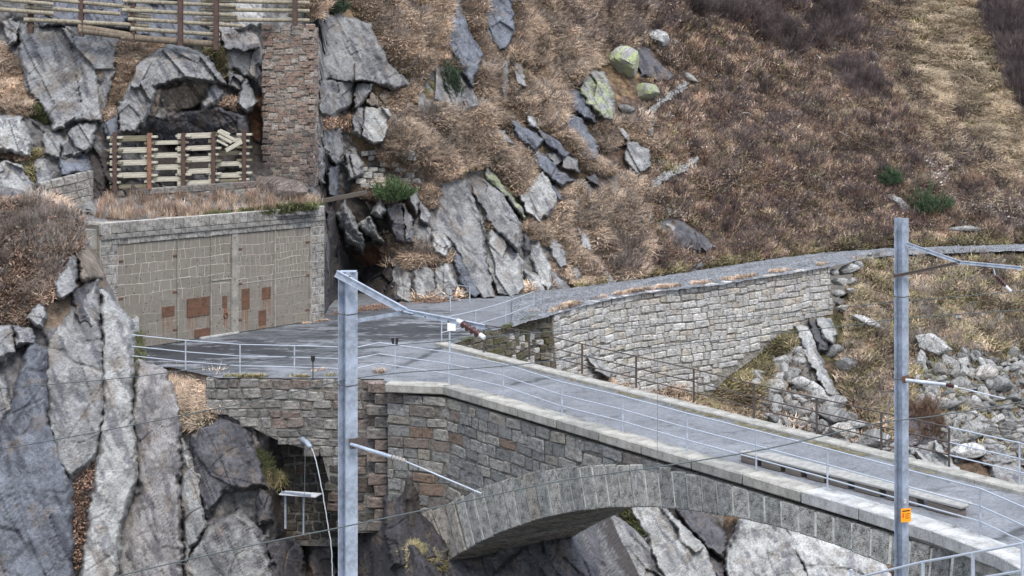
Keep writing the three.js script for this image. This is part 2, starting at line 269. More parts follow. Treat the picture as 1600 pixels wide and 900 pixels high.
// kinds of ground by place: [centre, radius, kind], soft irregular edges
const PLOTS = [];
const plot = (sheet, px, py, r, kind) => PLOTS.push([at(px, py, sheet(px, py)), r, EARTH[kind]]);
function soilColour(p, base) {
  let c = base; const e = fbm(p.x * .9, p.y * .9, p.z * .9, 3);
  for (const [q, r, k] of PLOTS) { const d = Math.hypot(p.x - q.x, p.y - q.y, p.z - q.z) / r; if (d < 1.3) c = mix3(c, k, sstep(.08, -.08, d - 1 + e * .7)); }
  const v = .85 + .7 * fbm(p.x * 3.1 + 9, p.y * 3.1, p.z * 3.1, 3); return [c[0] * v, c[1] * v, c[2] * v];
}
for (const [x, y, r] of [[560, 440, 3.2], [530, 360, 2], [600, 440, 2], [280, 235, 2.3], [415, 240, 1.6], [500, 290, 1.2], [150, 270, 1.3]]) plot(sheetHill, x, y, r, 'wet');
for (const [x, y, r] of [[590, 400, .9], [640, 330, .7], [390, 180, .8]]) plot(sheetHill, x, y, r, 'ochre');
for (const [x, y, r] of [[1060, 460, 1.6], [1200, 415, 1.4], [1320, 380, 2], [1250, 320, 3], [1100, 60, 3], [790, 290, 1.2], [660, 140, 1], [870, 60, 1], [700, 470, 1]]) plot(sheetHill, x, y, r, 'moss');
for (const [x, y, r] of [[1440, 80, 4.5], [1480, 180, 4], [1540, 280, 3.5], [1380, 30, 4], [650, 200, 2.6], [850, 180, 3], [640, 40, 2.6], [930, 70, 3]]) plot(sheetHill, x, y, r, 'straw');
plot(sheetHill, 30, 140, 1.2, 'straw');
plot(sheetHill, 185, 120, 0.9, 'straw');
plot(sheetHill, 560, 30, 1.5, 'straw');
plot(sheetHill, 640, 100, 1.2, 'straw');
plot(sheetHill, 650, 220, 2.4, 'straw');
plot(sheetHill, 690, 250, 1.6, 'straw');
plot(sheetHill, 720, 210, 1.4, 'straw');
plot(sheetHill, 760, 240, 1.2, 'straw');
plot(sheetHill, 790, 280, 1, 'straw');
plot(sheetHill, 820, 100, 1.6, 'straw');
plot(sheetHill, 850, 40, 1.8, 'straw');
plot(sheetHill, 850, 170, 1.2, 'straw');
plot(sheetHill, 760, 120, 0.8, 'straw');
plot(sheetHill, 740, 50, 0.6, 'straw');
plot(sheetHill, 850, 350, 0.8, 'straw');
plot(sheetHill, 655, 408, 0.8, 'straw');
for (const [x, y, r] of [[1580, 60, 5], [1200, 20, 4.5], [1100, 15, 3], [1330, 130, 2]]) plot(sheetHill, x, y, r, 'dark');
for (const [x, y, r] of [[780, 840, 4], [860, 880, 4], [1090, 860, 2], [1130, 600, 1.4]]) plot(sheetGorge, x, y, r, 'wet');
for (const [x, y, r] of [[1130, 640, 2.6], [1150, 580, 2], [1400, 450, 3], [1380, 560, 3], [1520, 470, 3]]) plot(sheetGorge, x, y, r, 'moss');
for (const [x, y, r] of [[520, 760, 2.4], [460, 800, 1.6], [600, 780, 1.6], [480, 880, 2], [650, 850, 1.8]]) plot(sheetCliff, x, y, r, 'wet');
for (const [x, y, r] of [[60, 400, 2.4], [20, 330, 2], [130, 420, 1]]) plot(sheetCliff, x, y, r, 'brown');

// bare rock: lichen in crusts, dark runs down the face, rusty seams
function stain(p, seed, c0) {
  const li = sstep(.15, .27, fbm(p.x * 1.7 + seed, p.y * 1.7, p.z * 1.7, 4)), run = sstep(.10, .30, fbm(p.x * 2.3 + p.y * 1.2, p.y * .2 + seed, p.z * 1.2, 4)), st = sstep(.20, .34, fbm(p.x * .9, p.y * .9 + seed, p.z * .9, 4)), g = 1 + .6 * fbm(p.x * .6 + seed, p.y * .6, p.z * .6, 3);
  let c = [c0[0] * g, c0[1] * g, c0[2] * g]; c = mix3(c, [c0[0] * .45, c0[1] * .45, c0[2] * .5], run * .85); c = mix3(c, [Math.min(.5, c0[0] * 1.55), Math.min(.51, c0[1] * 1.55), Math.min(.5, c0[2] * 1.5)], li * .5); return mix3(c, [.19, .145, .105], st * .36);
}
const SPLIT = 870, hillPt = (u, v) => { const t = topRow(HILL, u) + 14, py = lerp(t, -210, v); return at(u, py, sheetHill(u, py)); };
const hill = struct('hillside', grid(hillPt, SPLIT, 1900, 330, 0, 1, 230, (p, u) => soilColour(p, mix3(EARTH.crag, EARTH.litter, sstep(870, 930, u)))), mat.soil);
const crag = struct('crag', grid(hillPt, -300, SPLIT, 430, 0, 1, 230, p => soilColour(p, stain(p, 3, [.20, .20, .205]))), mat.rock);
const gorgePt = (u, v) => { const t = topRow(GORGE, u) - 1, py = lerp(t, 1130, v); return at(u, py, sheetGorge(u, py)); };
const gorge = struct('gorge_slope', grid(gorgePt, 1130, 1900, 240, 0, 1, 190, (p, u) => soilColour(p, EARTH.brown)), mat.soil);
const gorgeRock = struct('gorge_rock', grid(gorgePt, 680, 1130, 180, 0, 1, 190, (p, u) => soilColour(p, stain(p, 5, [.19, .185, .18]))), mat.rock);
const cliff = struct('cliff', grid((u, v) => { const t = topRow(CLIFF, u) + 2, py = lerp(t, 1150, v); return at(u, py, sheetCliff(u, py)); }, -300, 1120, 460, 0, 1, 260, p => soilColour(p, stain(p, 8, [.17, .17, .18]))), mat.rock);
{ // the valley floor far below and the ground beyond, as one sheet to the horizon; the railway terrace on this side of the gorge
  const g = new THREE.PlaneGeometry(2400, 2400, 60, 60); g.rotateX(-Math.PI / 2); const p = g.attributes.position;
  for (let i = 0; i < p.count; i++) p.setY(i, -15.5 + 1.5 * fbm(p.getX(i) * .02, 0, p.getZ(i) * .02, 2));
  const c = new Float32Array(p.count * 3); for (let i = 0; i < p.count; i++) c.set([.12, .11, .09], i * 3); g.setAttribute('color', new THREE.BufferAttribute(c, 3)); worldUV(g); g.computeVertexNormals();
  struct('ground', g, mat.soil);
  const t = chamfer(44, 15, 15, .1); t.translate(2, -7.3, -18.6); struct('railway_terrace', t, mat.coping);
}

// ---------------------------------------------------------------- rock slabs: each a thick plate of the crag with bevelled broken edges
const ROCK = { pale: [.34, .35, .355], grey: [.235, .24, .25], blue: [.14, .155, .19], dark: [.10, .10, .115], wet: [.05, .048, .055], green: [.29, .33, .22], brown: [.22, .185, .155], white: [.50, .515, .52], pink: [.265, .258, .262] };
const OUTLINES = [];
function sdPoly(P, x, y) {                                            // positive inside
  let d = 1e9, inside = false;
  for (let i = 0, j = P.length - 1; i < P.length; j = i++) {
    const ax = P[j][0], ay = P[j][1], ex = P[i][0] - ax, ey = P[i][1] - ay, t = clamp(((x - ax) * ex + (y - ay) * ey) / (ex * ex + ey * ey || 1));
    d = Math.min(d, Math.hypot(x - ax - ex * t, y - ay - ey * t));
    if ((P[i][1] > y) !== (ay > y) && x < (P[j][0] - P[i][0]) * (y - P[i][1]) / (ay - P[i][1]) + P[i][0]) inside = !inside;
  }
  return inside ? d : -d;
}
let slabNo = 0;
// shape: corners as a flat list of bearings; th thickness in metres; tx, ty the tilt of its face across and down (metres over the slab)
function slab(owner, sheet, flat, tone, th = .5, tx = 0, ty = 0, bevel = .12, calm = 1, grow = 2.2) {
  const P = []; for (let i = 0; i < flat.length; i += 2) P.push([flat[i], flat[i + 1]]);
  const seed = ++slabNo * 7.31, xs = P.map(p => p[0]), ys = P.map(p => p[1]);
  const x0 = Math.min(...xs) - 8, x1 = Math.max(...xs) + 8, y0 = Math.min(...ys) - 8, y1 = Math.max(...ys) + 8, cx = (x0 + x1) / 2, cy = (y0 + y1) / 2;
  const area = (x1 - x0) * (y1 - y0), step = clamp(Math.sqrt(area / 9000), 1.3, 2.6), nx = Math.ceil((x1 - x0) / step), ny = Math.ceil((y1 - y0) / step);
  const dMid = sheet(cx, cy), m = dMid / FOC; OUTLINES.push({ P, x0, x1, y0, y1 });
  const D = []; { let s = 0; for (let i = 0; i < 9; i++) { const t = i / 9 * 6.28; s += profile0(sheet, cx + .35 * (x1 - x0) * Math.cos(t), cy + .35 * (y1 - y0) * Math.sin(t)); } D.push(s / 9); }
  const dxp = (profile0(sheet, cx + .3 * (x1 - x0), cy) - profile0(sheet, cx - .3 * (x1 - x0), cy)) / (.6 * (x1 - x0)), dyp = (profile0(sheet, cx, cy + .3 * (y1 - y0)) - profile0(sheet, cx, cy - .3 * (y1 - y0))) / (.6 * (y1 - y0));
  const S = [], pos = [], col = [], idx = [], c0 = ROCK[tone];
  for (let j = 0; j <= ny; j++) for (let i = 0; i <= nx; i++) {
    const px = x0 + (x1 - x0) * i / nx, py = y0 + (y1 - y0) * j / ny;
    let sd = grow + sdPoly(P, px + 5 * fbm(px * .05 + seed, py * .05, seed, 3), py + 5 * fbm(px * .05, py * .05 + seed, 3 + seed, 3));
    S.push(sd);
    const base = sheet(px, py), plane = D[0] + dxp * (px - cx) + dyp * (py - cy), b = bevel * (.6 + .9 * (.5 + n3(px * .02 + seed, py * .02, 5)));
    const e = clamp(sd * m / b), prof = sd < 0 ? -.35 * clamp(-sd / 6) : 1 - (1 - e) * (1 - e);
    const p0 = at(px, py, plane), q = [p0.x + .5 * p0.y, p0.y * .45 - .2 * p0.x, p0.z];
    const r = calm * (.40 * facet(q[0] + seed, q[1], q[2], 1.7) + .13 * facet(q[0], q[1] + seed, q[2], .5)) +   .06 * ridged(p0.x * 1.1 + seed, p0.y * .7, p0.z, 3) + .022 * fbm(p0.x * 4, p0.y * 4, p0.z * 4, 3);
    const joint = sstep(.055, .0, Math.abs(n3(q[0] * .9 + seed, q[1] * .35, q[2] * .5))) * .07 + sstep(.035, 0, Math.abs(n3(q[0] * .4, q[1] * 1.1 + seed, 7))) * .05;
    const face = lerp(base, plane, .75 * clamp(prof)) + joint * clamp(e);
    const d = face - (sd < 0 ? th * prof : (th + tx * (px - cx) / (x1 - x0) + ty * (py - cy) / (y1 - y0)) * prof + r * clamp(e * 1.5));
    const p = at(px, py, d); pos.push(p.x, p.y, p.z);
    const c = stain(p, seed, tone === 'green' ? mix3(ROCK.grey, c0, sstep(-.12, .1, fbm(p.x * 1.3, p.y * 1.3 + seed, p.z * 1.3, 4))) : c0);
    col.push(...c);
  }
  for (let j = 0; j < ny; j++) for (let i = 0; i < nx; i++) { const a = j * (nx + 1) + i, b = a + 1, c = a + nx + 1, d = c + 1; if (Math.max(S[a], S[b], S[c], S[d]) > -6) idx.push(a, c, b, b, c, d); }
  const g = new THREE.BufferGeometry(); g.setAttribute('position', new THREE.Float32BufferAttribute(pos, 3)); g.setAttribute('color', new THREE.Float32BufferAttribute(col, 3)); g.setIndex(idx);
  worldUV(g); g.computeVertexNormals();
  return part('rock_slab', g, mat.rock, owner);
}
function profile0(sheet, px, py) { return sheet === sheetHill ? profile(HILL, px, py) + bumpsAt(px, py) : sheet === sheetGorge ? profile(GORGE, px, py) : profile(CLIFF, lean(px, py), py); }
const onHill = (tone, th, tx, ty, ...f) => slab(f[0] > SPLIT - 20 ? hill : crag, sheetHill, f, tone, f[0] > 685 && f[1] < 240 ? th + .2 : f[0] > 670 && f[0] < 900 ? th * .9 : th > 1.05 ? th * .8 : th * .62, f[0] > 670 && f[0] < 900 ? tx * 2.2 : tx, ty, .12, f[0] > 670 && f[0] < 900 ? .45 : .8, f[0] > 670 && f[0] < 900 && f[1] > 240 ? .2 : 2);
const inGorge = (tone, th, tx, ty, ...f) => slab(f[0] > 1120 ? gorge : gorgeRock, sheetGorge, f, tone, th * .7, tx, ty, .14, f[1] > 780 ? .5 : 1);
const onCliff = (tone, th, tx, ty, ...f) => slab(cliff, sheetCliff, f, tone, th * .62, tx, ty, .14, .2, 3.2);
// crag over the doors
onHill('grey', .7, .2, .3, 30, 78, 34, 40, 80, 42, 120, 42, 185, 55, 180, 110, 158, 190, 120, 186, 85, 205, 66, 160, 42, 140);
onHill('blue', .5, -.2, .2, 60, 40, 60, -20, 190, -25, 200, 45, 120, 38);
onHill('blue', .5, -.2, .2, 205, 50, 200, -30, 330, -30, 345, 60, 262, 68);
onHill('pale', .5, .1, .2, 335, 52, 330, -30, 415, -35, 412, 40, 372, 45);
onHill('grey', 1.5, .2, .6, 203, 135, 218, 98, 260, 71, 290, 73, 324, 88, 352, 130, 317, 128, 290, 123, 243, 135, 233, 150);
onHill('grey', 1.2, .1, -.3, 184, 170, 203, 132, 233, 117, 244, 142, 233, 176, 214, 207, 187, 209);
onHill('brown', .7, .1, -.5, 243, 142, 311, 126, 330, 134, 312, 163, 250, 178, 232, 180);
onHill('grey', 1.3, .1, .3, 333, 131, 348, 142, 341, 160, 314, 177, 317, 155);
onHill('dark', .25, 0, 0, 212, 207, 257, 180, 338, 167, 384, 180, 392, 240, 300, 235);
onHill('pink', .7, .2, .3, 344, 47, 392, 47, 406, 74, 378, 80, 351, 75);
onHill('grey', .8, .2, .2, 351, 77, 405, 77, 402, 128, 375, 111, 351, 104);
onHill('grey', .8, .1, .3, 353, 106, 381, 121, 378, 146, 355, 133);
onHill('grey', 1.2, .2, .3, 382, 125, 395, 143, 402, 160, 388, 177, 366, 162);
onHill('grey', .6, .1, .3, 7, 34, 30, 27, 27, 68, 14, 71);
onHill('pale', .9, .2, .3, -30, 178, 34, 184, 48, 220, 44, 243, -30, 232);
onHill('pale', 1.0, .2, .3, -30, 244, 34, 257, 53, 294, 47, 312, -30, 315);
onHill('blue', 1.0, .2, .2, 162, 194, 184, 176, 186, 212, 168, 220);
onHill('grey', .8, .1, .3, 114, 199, 153, 188, 144, 232, 100, 252, 94, 222);
onHill('grey', .9, .1, .3, 50, 250, 70, 250, 85, 272, 78, 300, 58, 292);
onHill('blue', .7, .1, .2, 92, 252, 132, 238, 140, 268, 96, 272);
onHill('grey', .7, .1, .3, 70, 205, 100, 210, 92, 245, 66, 240);
// right of the brick pillar
onHill('grey', .8, .3, .4, 489, 72, 491, 36, 527, 22, 578, 36, 598, 72, 608, 98, 639, 130, 614, 141, 581, 127, 540, 126, 498, 121);
onHill('grey', .9, .1, .3, 499, 124, 554, 128, 551, 160, 523, 184, 502, 178);
onHill('grey', 1.0, .1, .2, 556, 130, 583, 130, 568, 163, 552, 168);
onHill('brown', .5, .1, .2, 585, 131, 612, 141, 606, 168, 572, 162);
onHill('pale', 1.0, .2, .4, 570, 165, 604, 170, 611, 182, 601, 218, 583, 226, 566, 211);
onHill('grey', .9, .1, .3, 553, 168, 568, 167, 567, 215, 550, 205);
onHill('grey', .9, .2, .3, 501, 210, 530, 202, 541, 240, 525, 260, 509, 236);
onHill('grey', .9, .1, .3, 539, 236, 555, 232, 568, 270, 545, 282);
onHill('grey', .8, .1, .2, 487, 238, 505, 231, 505, 285, 488, 284);
onHill('blue', .8, .1, .2, 513, 254, 528, 261, 528, 306, 515, 302);
// cave crags
onHill('grey', 2.0, .4, .5, 525, 334, 538, 314, 549, 338, 570, 374, 566, 395, 542, 376);
onHill('pale', 1.7, .3, .5, 562, 349, 578, 337, 601, 380, 586, 373, 565, 357);
onHill('pale', 1.5, .2, .4, 580, 334, 592, 311, 604, 327, 597, 340);
onHill('dark', 1.1, .2, .3, 603, 323, 626, 319, 633, 349, 633, 380, 617, 375);
onHill('grey', 1.2, .2, .3, 629, 319, 643, 341, 646, 376, 635, 379);
onHill('grey', 1.0, .2, .3, 639, 309, 651, 290, 655, 327, 650, 336);
onHill('grey', 1.0, .2, .3, 654, 316, 671, 334, 669, 350, 657, 342);
onHill('pale', .9, .2, .3, 672, 366, 690, 359, 706, 378, 698, 404, 678, 400);
onHill('grey', .8, .1, .2, 648, 352, 671, 360, 676, 398, 652, 395);
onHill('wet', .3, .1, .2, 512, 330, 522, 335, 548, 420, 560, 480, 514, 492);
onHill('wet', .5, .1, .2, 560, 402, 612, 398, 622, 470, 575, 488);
onHill('pale', .8, .2, .2, 613, 420, 632, 406, 640, 440, 641, 474, 625, 468, 611, 440);
onHill('pale', .9, .2, .2, 646, 424, 662, 410, 676, 425, 682, 474, 655, 478, 648, 450);
onHill('pale', .9, .2, .2, 676, 414, 690, 404, 702, 412, 714, 445, 708, 472, 684, 474);
// the great leaning slabs beside the path
onHill('grey', .7, .4, .3, 678, 360, 682, 310, 687, 286, 726, 279, 742, 312, 756, 345, 762, 414, 776, 467, 757, 469, 734, 443, 706, 378);
onHill('blue', .75, .4, .3, 703, 379, 730, 403, 756, 461, 742, 468, 716, 447);
onHill('grey', .9, .5, .3, 725, 262, 741, 270, 788, 302, 814, 349, 816, 386, 808, 398, 763, 345, 740, 305);
onHill('pale', .9, .3, .3, 765, 352, 788, 370, 818, 407, 820, 452, 795, 467, 776, 458, 760, 410, 760, 381);
onHill('green', .8, .4, .2, 754, 246, 770, 268, 818, 327, 822, 350, 792, 312, 758, 280);
onHill('pale', .8, .3, .3, 812, 305, 835, 272, 851, 264, 872, 305, 865, 332, 842, 350, 820, 328);
onHill('pale', .7, .3, .3, 831, 381, 842, 377, 862, 418, 860, 459, 841, 444, 827, 399);
onHill('dark', .7, .3, .2, 816, 358, 828, 372, 830, 395, 818, 398);
onHill('grey', .7, .3, .3, 860, 367, 880, 385, 887, 415, 873, 420, 856, 386);
onHill('pale', .7, .2, .3, 820, 421, 840, 427, 856, 462, 827, 459);
onHill('grey', .6, .2, .3, 863, 425, 894, 452, 878, 459, 860, 452);
onHill('grey', .4, .2, .3, 932, 410, 948, 408, 961, 440, 951, 446);
onHill('grey', .5, .2, .2, 888, 420, 904, 416, 912, 432, 900, 440);
// upper slope
onHill('blue', .6, .4, .2, 696, 51, 697, 20, 719, 17, 731, 47, 753, 83, 749, 101, 739, 136, 729, 127, 719, 98, 706, 83);
onHill('blue', .6, .4, .2, 754, 22, 755, -25, 800, -20, 802, 47, 795, 69, 783, 79, 759, 54);
onHill('grey', .6, .3, .2, 654, 125, 683, 90, 731, 130, 750, 163, 726, 180, 687, 167);
onHill('grey', .4, .2, .2, 776, 96, 795, 95, 792, 120, 788, 158, 782, 123);
onHill('green', .8, .4, .3, 912, 111, 944, 115, 961, 159, 956, 190, 926, 175, 908, 145);
onHill('blue', .5, .4, .2, 889, 134, 908, 146, 927, 176, 930, 190, 911, 186, 889, 159);
onHill('blue', .5, .4, .2, 881, 178, 908, 186, 934, 232, 930, 252, 911, 244, 892, 210);
onHill('blue', .5, .4, .2, 793, 183, 813, 195, 849, 217, 836, 236, 813, 218);
onHill('blue', .4, .4, .2, 812, 227, 846, 242, 884, 272, 894, 284, 879, 292, 842, 262);
onHill('pale', .5, .2, .2, 822, 178, 836, 184, 842, 200, 826, 196);
onHill('dark', .4, .3, .2, 990, 73, 1010, 76, 1050, 122, 1034, 127, 1002, 118);
onHill('grey', .5, .2, .2, 979, 218, 1016, 236, 1014, 262, 997, 274, 976, 250);
onHill('brown', .5, .2, .2, 932, 279, 966, 274, 974, 305, 950, 305);
onHill('dark', .4, .2, .2, 905, 282, 930, 270, 938, 296, 915, 306);
onHill('grey', .6, .2, .2, 880, 238, 905, 249, 903, 270, 880, 262);
onHill('dark', .4, .3, .1, 1022, 352, 1040, 343, 1062, 345, 1118, 386, 1100, 396, 1050, 382);
onHill('pale', .5, .2, .2, 1042, 350, 1056, 350, 1088, 384, 1066, 384);
onHill('grey', .4, .2, .1, 1083, 400, 1093, 396, 1096, 418, 1084, 420);
onHill('pale', .3, .2, .1, 1388, 312, 1402, 308, 1420, 322, 1410, 330);
onHill('white', .3, .2, .1, 1490, 360, 1500, 352, 1532, 360, 1528, 366);
onHill('grey', .4, .2, .2, 850, 243, 866, 235, 880, 245, 872, 262);
onHill('grey', .5, .3, .2, 640, 150, 660, 146, 678, 172, 664, 184, 644, 170);
onHill('blue', .5, .3, .2, 842, 206, 862, 212, 888, 240, 880, 246, 856, 230);
onHill('grey', .5, .3, .2, 768, 196, 788, 206, 800, 226, 784, 224);
onHill('blue', .5, .3, .2, 850, 282, 876, 296, 884, 316, 862, 306);
onHill('grey', .5, .3, .2, 888, 296, 906, 306, 912, 330, 896, 322);
onHill('grey', .5, .3, .2, 800, 96, 814, 104, 822, 136, 808, 130);
onHill('pale', .5, .3, .2, 958, 196, 974, 204, 980, 220, 964, 214);
onHill('pale', .5, .2, .2, 902, 352, 920, 360, 926, 392, 908, 384);
// left cliff
onCliff('blue', .6, .5, .1, 45, 535, 72, 550, 77, 660, 112, 760, 114, 960, -60, 960, -60, 700, 20, 630);
onCliff('grey', .7, .6, .2, 75, 545, 115, 480, 152, 440, 160, 550, 161, 650, 145, 722, 108, 752, 85, 710, 73, 615);
onCliff('pale', 1.0, .6, .2, 160, 455, 206, 505, 207, 650, 217, 740, 200, 792, 188, 822, 180, 960, 118, 960, 150, 720, 161, 650);
onCliff('pink', .8, .8, .2, 214, 560, 256, 568, 281, 640, 281, 750, 286, 960, 186, 960, 190, 822, 221, 775, 209, 665);
onCliff('pale', .9, .2, .2, 284, 685, 312, 750, 321, 820, 289, 882, 283, 750);
onCliff('dark', .9, .5, .2, 300, 680, 345, 656, 388, 675, 415, 760, 350, 768, 322, 808, 308, 750);
onCliff('grey', 1.1, .2, .2, 284, 892, 320, 830, 370, 800, 405, 825, 440, 960, 286, 960);
onCliff('dark', .9, .2, .2, 404, 762, 424, 780, 425, 815, 404, 820);
onCliff('dark', .9, .2, .2, 420, 850, 470, 835, 480, 960, 436, 960);
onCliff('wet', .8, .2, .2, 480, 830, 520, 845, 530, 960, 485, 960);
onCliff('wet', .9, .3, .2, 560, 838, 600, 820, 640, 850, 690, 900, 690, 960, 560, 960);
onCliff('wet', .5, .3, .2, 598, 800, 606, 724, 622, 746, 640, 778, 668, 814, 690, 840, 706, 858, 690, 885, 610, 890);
onCliff('grey', .9, .2, .2, -25, 512, 20, 508, 22, 550, -25, 582);
onCliff('grey', 1.0, .2, .2, 22, 510, 50, 514, 51, 538, 24, 541);
onCliff('grey', .9, .2, .2, 40, 497, 65, 474, 71, 495, 64, 512);
onCliff('grey', 1.0, .2, .2, 84, 440, 108, 400, 122, 398, 120, 448, 92, 470);
onCliff('brown', 1.2, .2, .2, 118, 392, 132, 374, 160, 372, 163, 432, 128, 440);
onCliff('grey', 1.2, .2, .2, 124, 356, 140, 346, 152, 366, 132, 388);
onCliff('dark', .9, .2, .2, 112, 455, 150, 438, 156, 520, 124, 500);
onCliff('grey', .7, .2, .2, -20, 600, 8, 585, 16, 640, -20, 690);
// under the arch
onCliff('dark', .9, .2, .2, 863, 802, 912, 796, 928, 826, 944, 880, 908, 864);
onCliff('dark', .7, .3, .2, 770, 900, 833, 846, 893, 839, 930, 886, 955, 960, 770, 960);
inGorge('grey', .9, .3, .2, 952, 801, 994, 832, 1052, 892, 1048, 960, 960, 960, 948, 840);
inGorge('pale', 1.1, .4, .2, 974, 780, 1024, 780, 1104, 859, 1138, 960, 1052, 960, 1008, 832);
inGorge('dark', .8, .3, .2, 1050, 785, 1099, 792, 1135, 840, 1128, 872, 1096, 849);
inGorge('pale', 1.1, .3, .2, 1155, 812, 1225, 815, 1262, 905, 1240, 960, 1140, 960, 1134, 872);
inGorge('white', 1.0, .3, .2, 1225, 822, 1300, 830, 1362, 862, 1388, 892, 1388, 960, 1262, 960, 1262, 900);
inGorge('dark', .8, .2, .2, 1100, 870, 1126, 880, 1132, 920, 1104, 930);
onCliff('dark', .5, .2, .2, 700, 868, 760, 872, 775, 900, 770, 960, 690, 960);
// between the bridge and the long wall
inGorge('grey', .8, .2, .2, 884, 548, 902, 540, 918, 566, 935, 588, 920, 598, 905, 580);
inGorge('pale', .9, .2, .2, 912, 548, 926, 552, 955, 578, 950, 590, 930, 580);
inGorge('pale', .7, .2, .2, 865, 560, 880, 556, 895, 580, 880, 585);
inGorge('pale', 1.0, .3, .2, 1243, 508, 1264, 512, 1291, 587, 1310, 618, 1292, 616, 1262, 560);
inGorge('pale', 1.2, .2, .2, 1276, 497, 1297, 498, 1305, 523, 1299, 540, 1286, 528);
inGorge('dark', .6, .2, .2, 1264, 486, 1274, 500, 1288, 532, 1296, 548, 1280, 548, 1268, 520);
inGorge('grey', .8, .3, .1, 1528, 690, 1560, 695, 1600, 735, 1640, 790, 1560, 760);
inGorge('grey', .6, .3, .1, 1405, 612, 1414, 610, 1422, 660, 1412, 690);
inGorge('pale', .6, .3, .1, 1428, 700, 1462, 690, 1500, 740, 1450, 745);
inGorge('dark', .6, .3, .1, 1414, 640, 1450, 660, 1470, 690, 1420, 695);
// ---------------------------------------------------------------- masonry
const STONES = {};                                                    // a few knocked-about unit blocks per set, shared by all stones
function stoneSet(key, n, bevel, jit) { if (!STONES[key]) { const f = rng(key.length * 971 + n); STONES[key] = Array.from({ length: n }, () => { const g = chamfer(1, 1, 1, bevel, jit, f, .45); const uv = g.attributes.uv, a = f() * 9, b = f() * 9; for (let i = 0; i < uv.count; i++) uv.setXY(i, uv.getX(i) + a, uv.getY(i) + b); return g; }); } return STONES[key]; }
const stoneTint = M({ map: T.stone, bumpMap: T.stone, bumpScale: .025, color: lin(1, 1, 1) });
class Line {                                                          // a wall's line on plan
  constructor(pts) { this.p = pts.map(p => V(p.x, 0, p.z)); this.s = [0]; for (let i = 1; i < pts.length; i++) this.s.push(this.s[i - 1] + this.p[i].distanceTo(this.p[i - 1])); this.L = this.s.at(-1); }
  at(u) { let i = 0; while (i < this.p.length - 2 && this.s[i + 1] < u) i++; const t = (u - this.s[i]) / (this.s[i + 1] - this.s[i]); return this.p[i].clone().lerp(this.p[i + 1], t); }
  dir(u) { return this.at(Math.min(this.L, u + .25)).sub(this.at(Math.max(0, u - .25))).normalize(); }
  out(u) { const d = this.dir(u); return V(-d.z, 0, d.x); }             // the side facing the viewer for lines drawn left to right
  rel(u, list) { const t = u / this.L * (list.length - 1), i = clamp(Math.floor(t), 0, list.length - 2); return lerp(list[i], list[i + 1], t - i); }
}
function wallCore(line, top, bot, thick, mat, root, batter = 0, name = 'core') {
  const n = Math.max(4, Math.ceil(line.L / .4)), pos = [], idx = [];
  for (let i = 0; i <= n; i++) {
    const u = line.L * i / n, p = line.at(u), o = line.out(u), t = top(u), b = bot(u);
    for (const [y, k] of [[b, batter * (t - b)], [t, 0], [t, -thick], [b, -thick]]) pos.push(p.x + o.x * k, y, p.z + o.z * k);
    if (i) for (let c = 0; c < 4; c++) { const a = (i - 1) * 4 + c, d = (i - 1) * 4 + (c + 1) % 4; idx.push(a, a + 4, d, d, a + 4, d + 4); }
  }
  const e = n * 4; idx.push(0, 1, 2, 0, 2, 3, e, e + 2, e + 1, e, e + 3, e + 2);
  const g0 = new THREE.BufferGeometry(); g0.setAttribute('position', new THREE.Float32BufferAttribute(pos, 3)); g0.setIndex(idx);
  const g = g0.toNonIndexed(); worldUV(g); g.computeVertexNormals(); return part(name, g, mat, root);
}
const qz = new THREE.Matrix4();
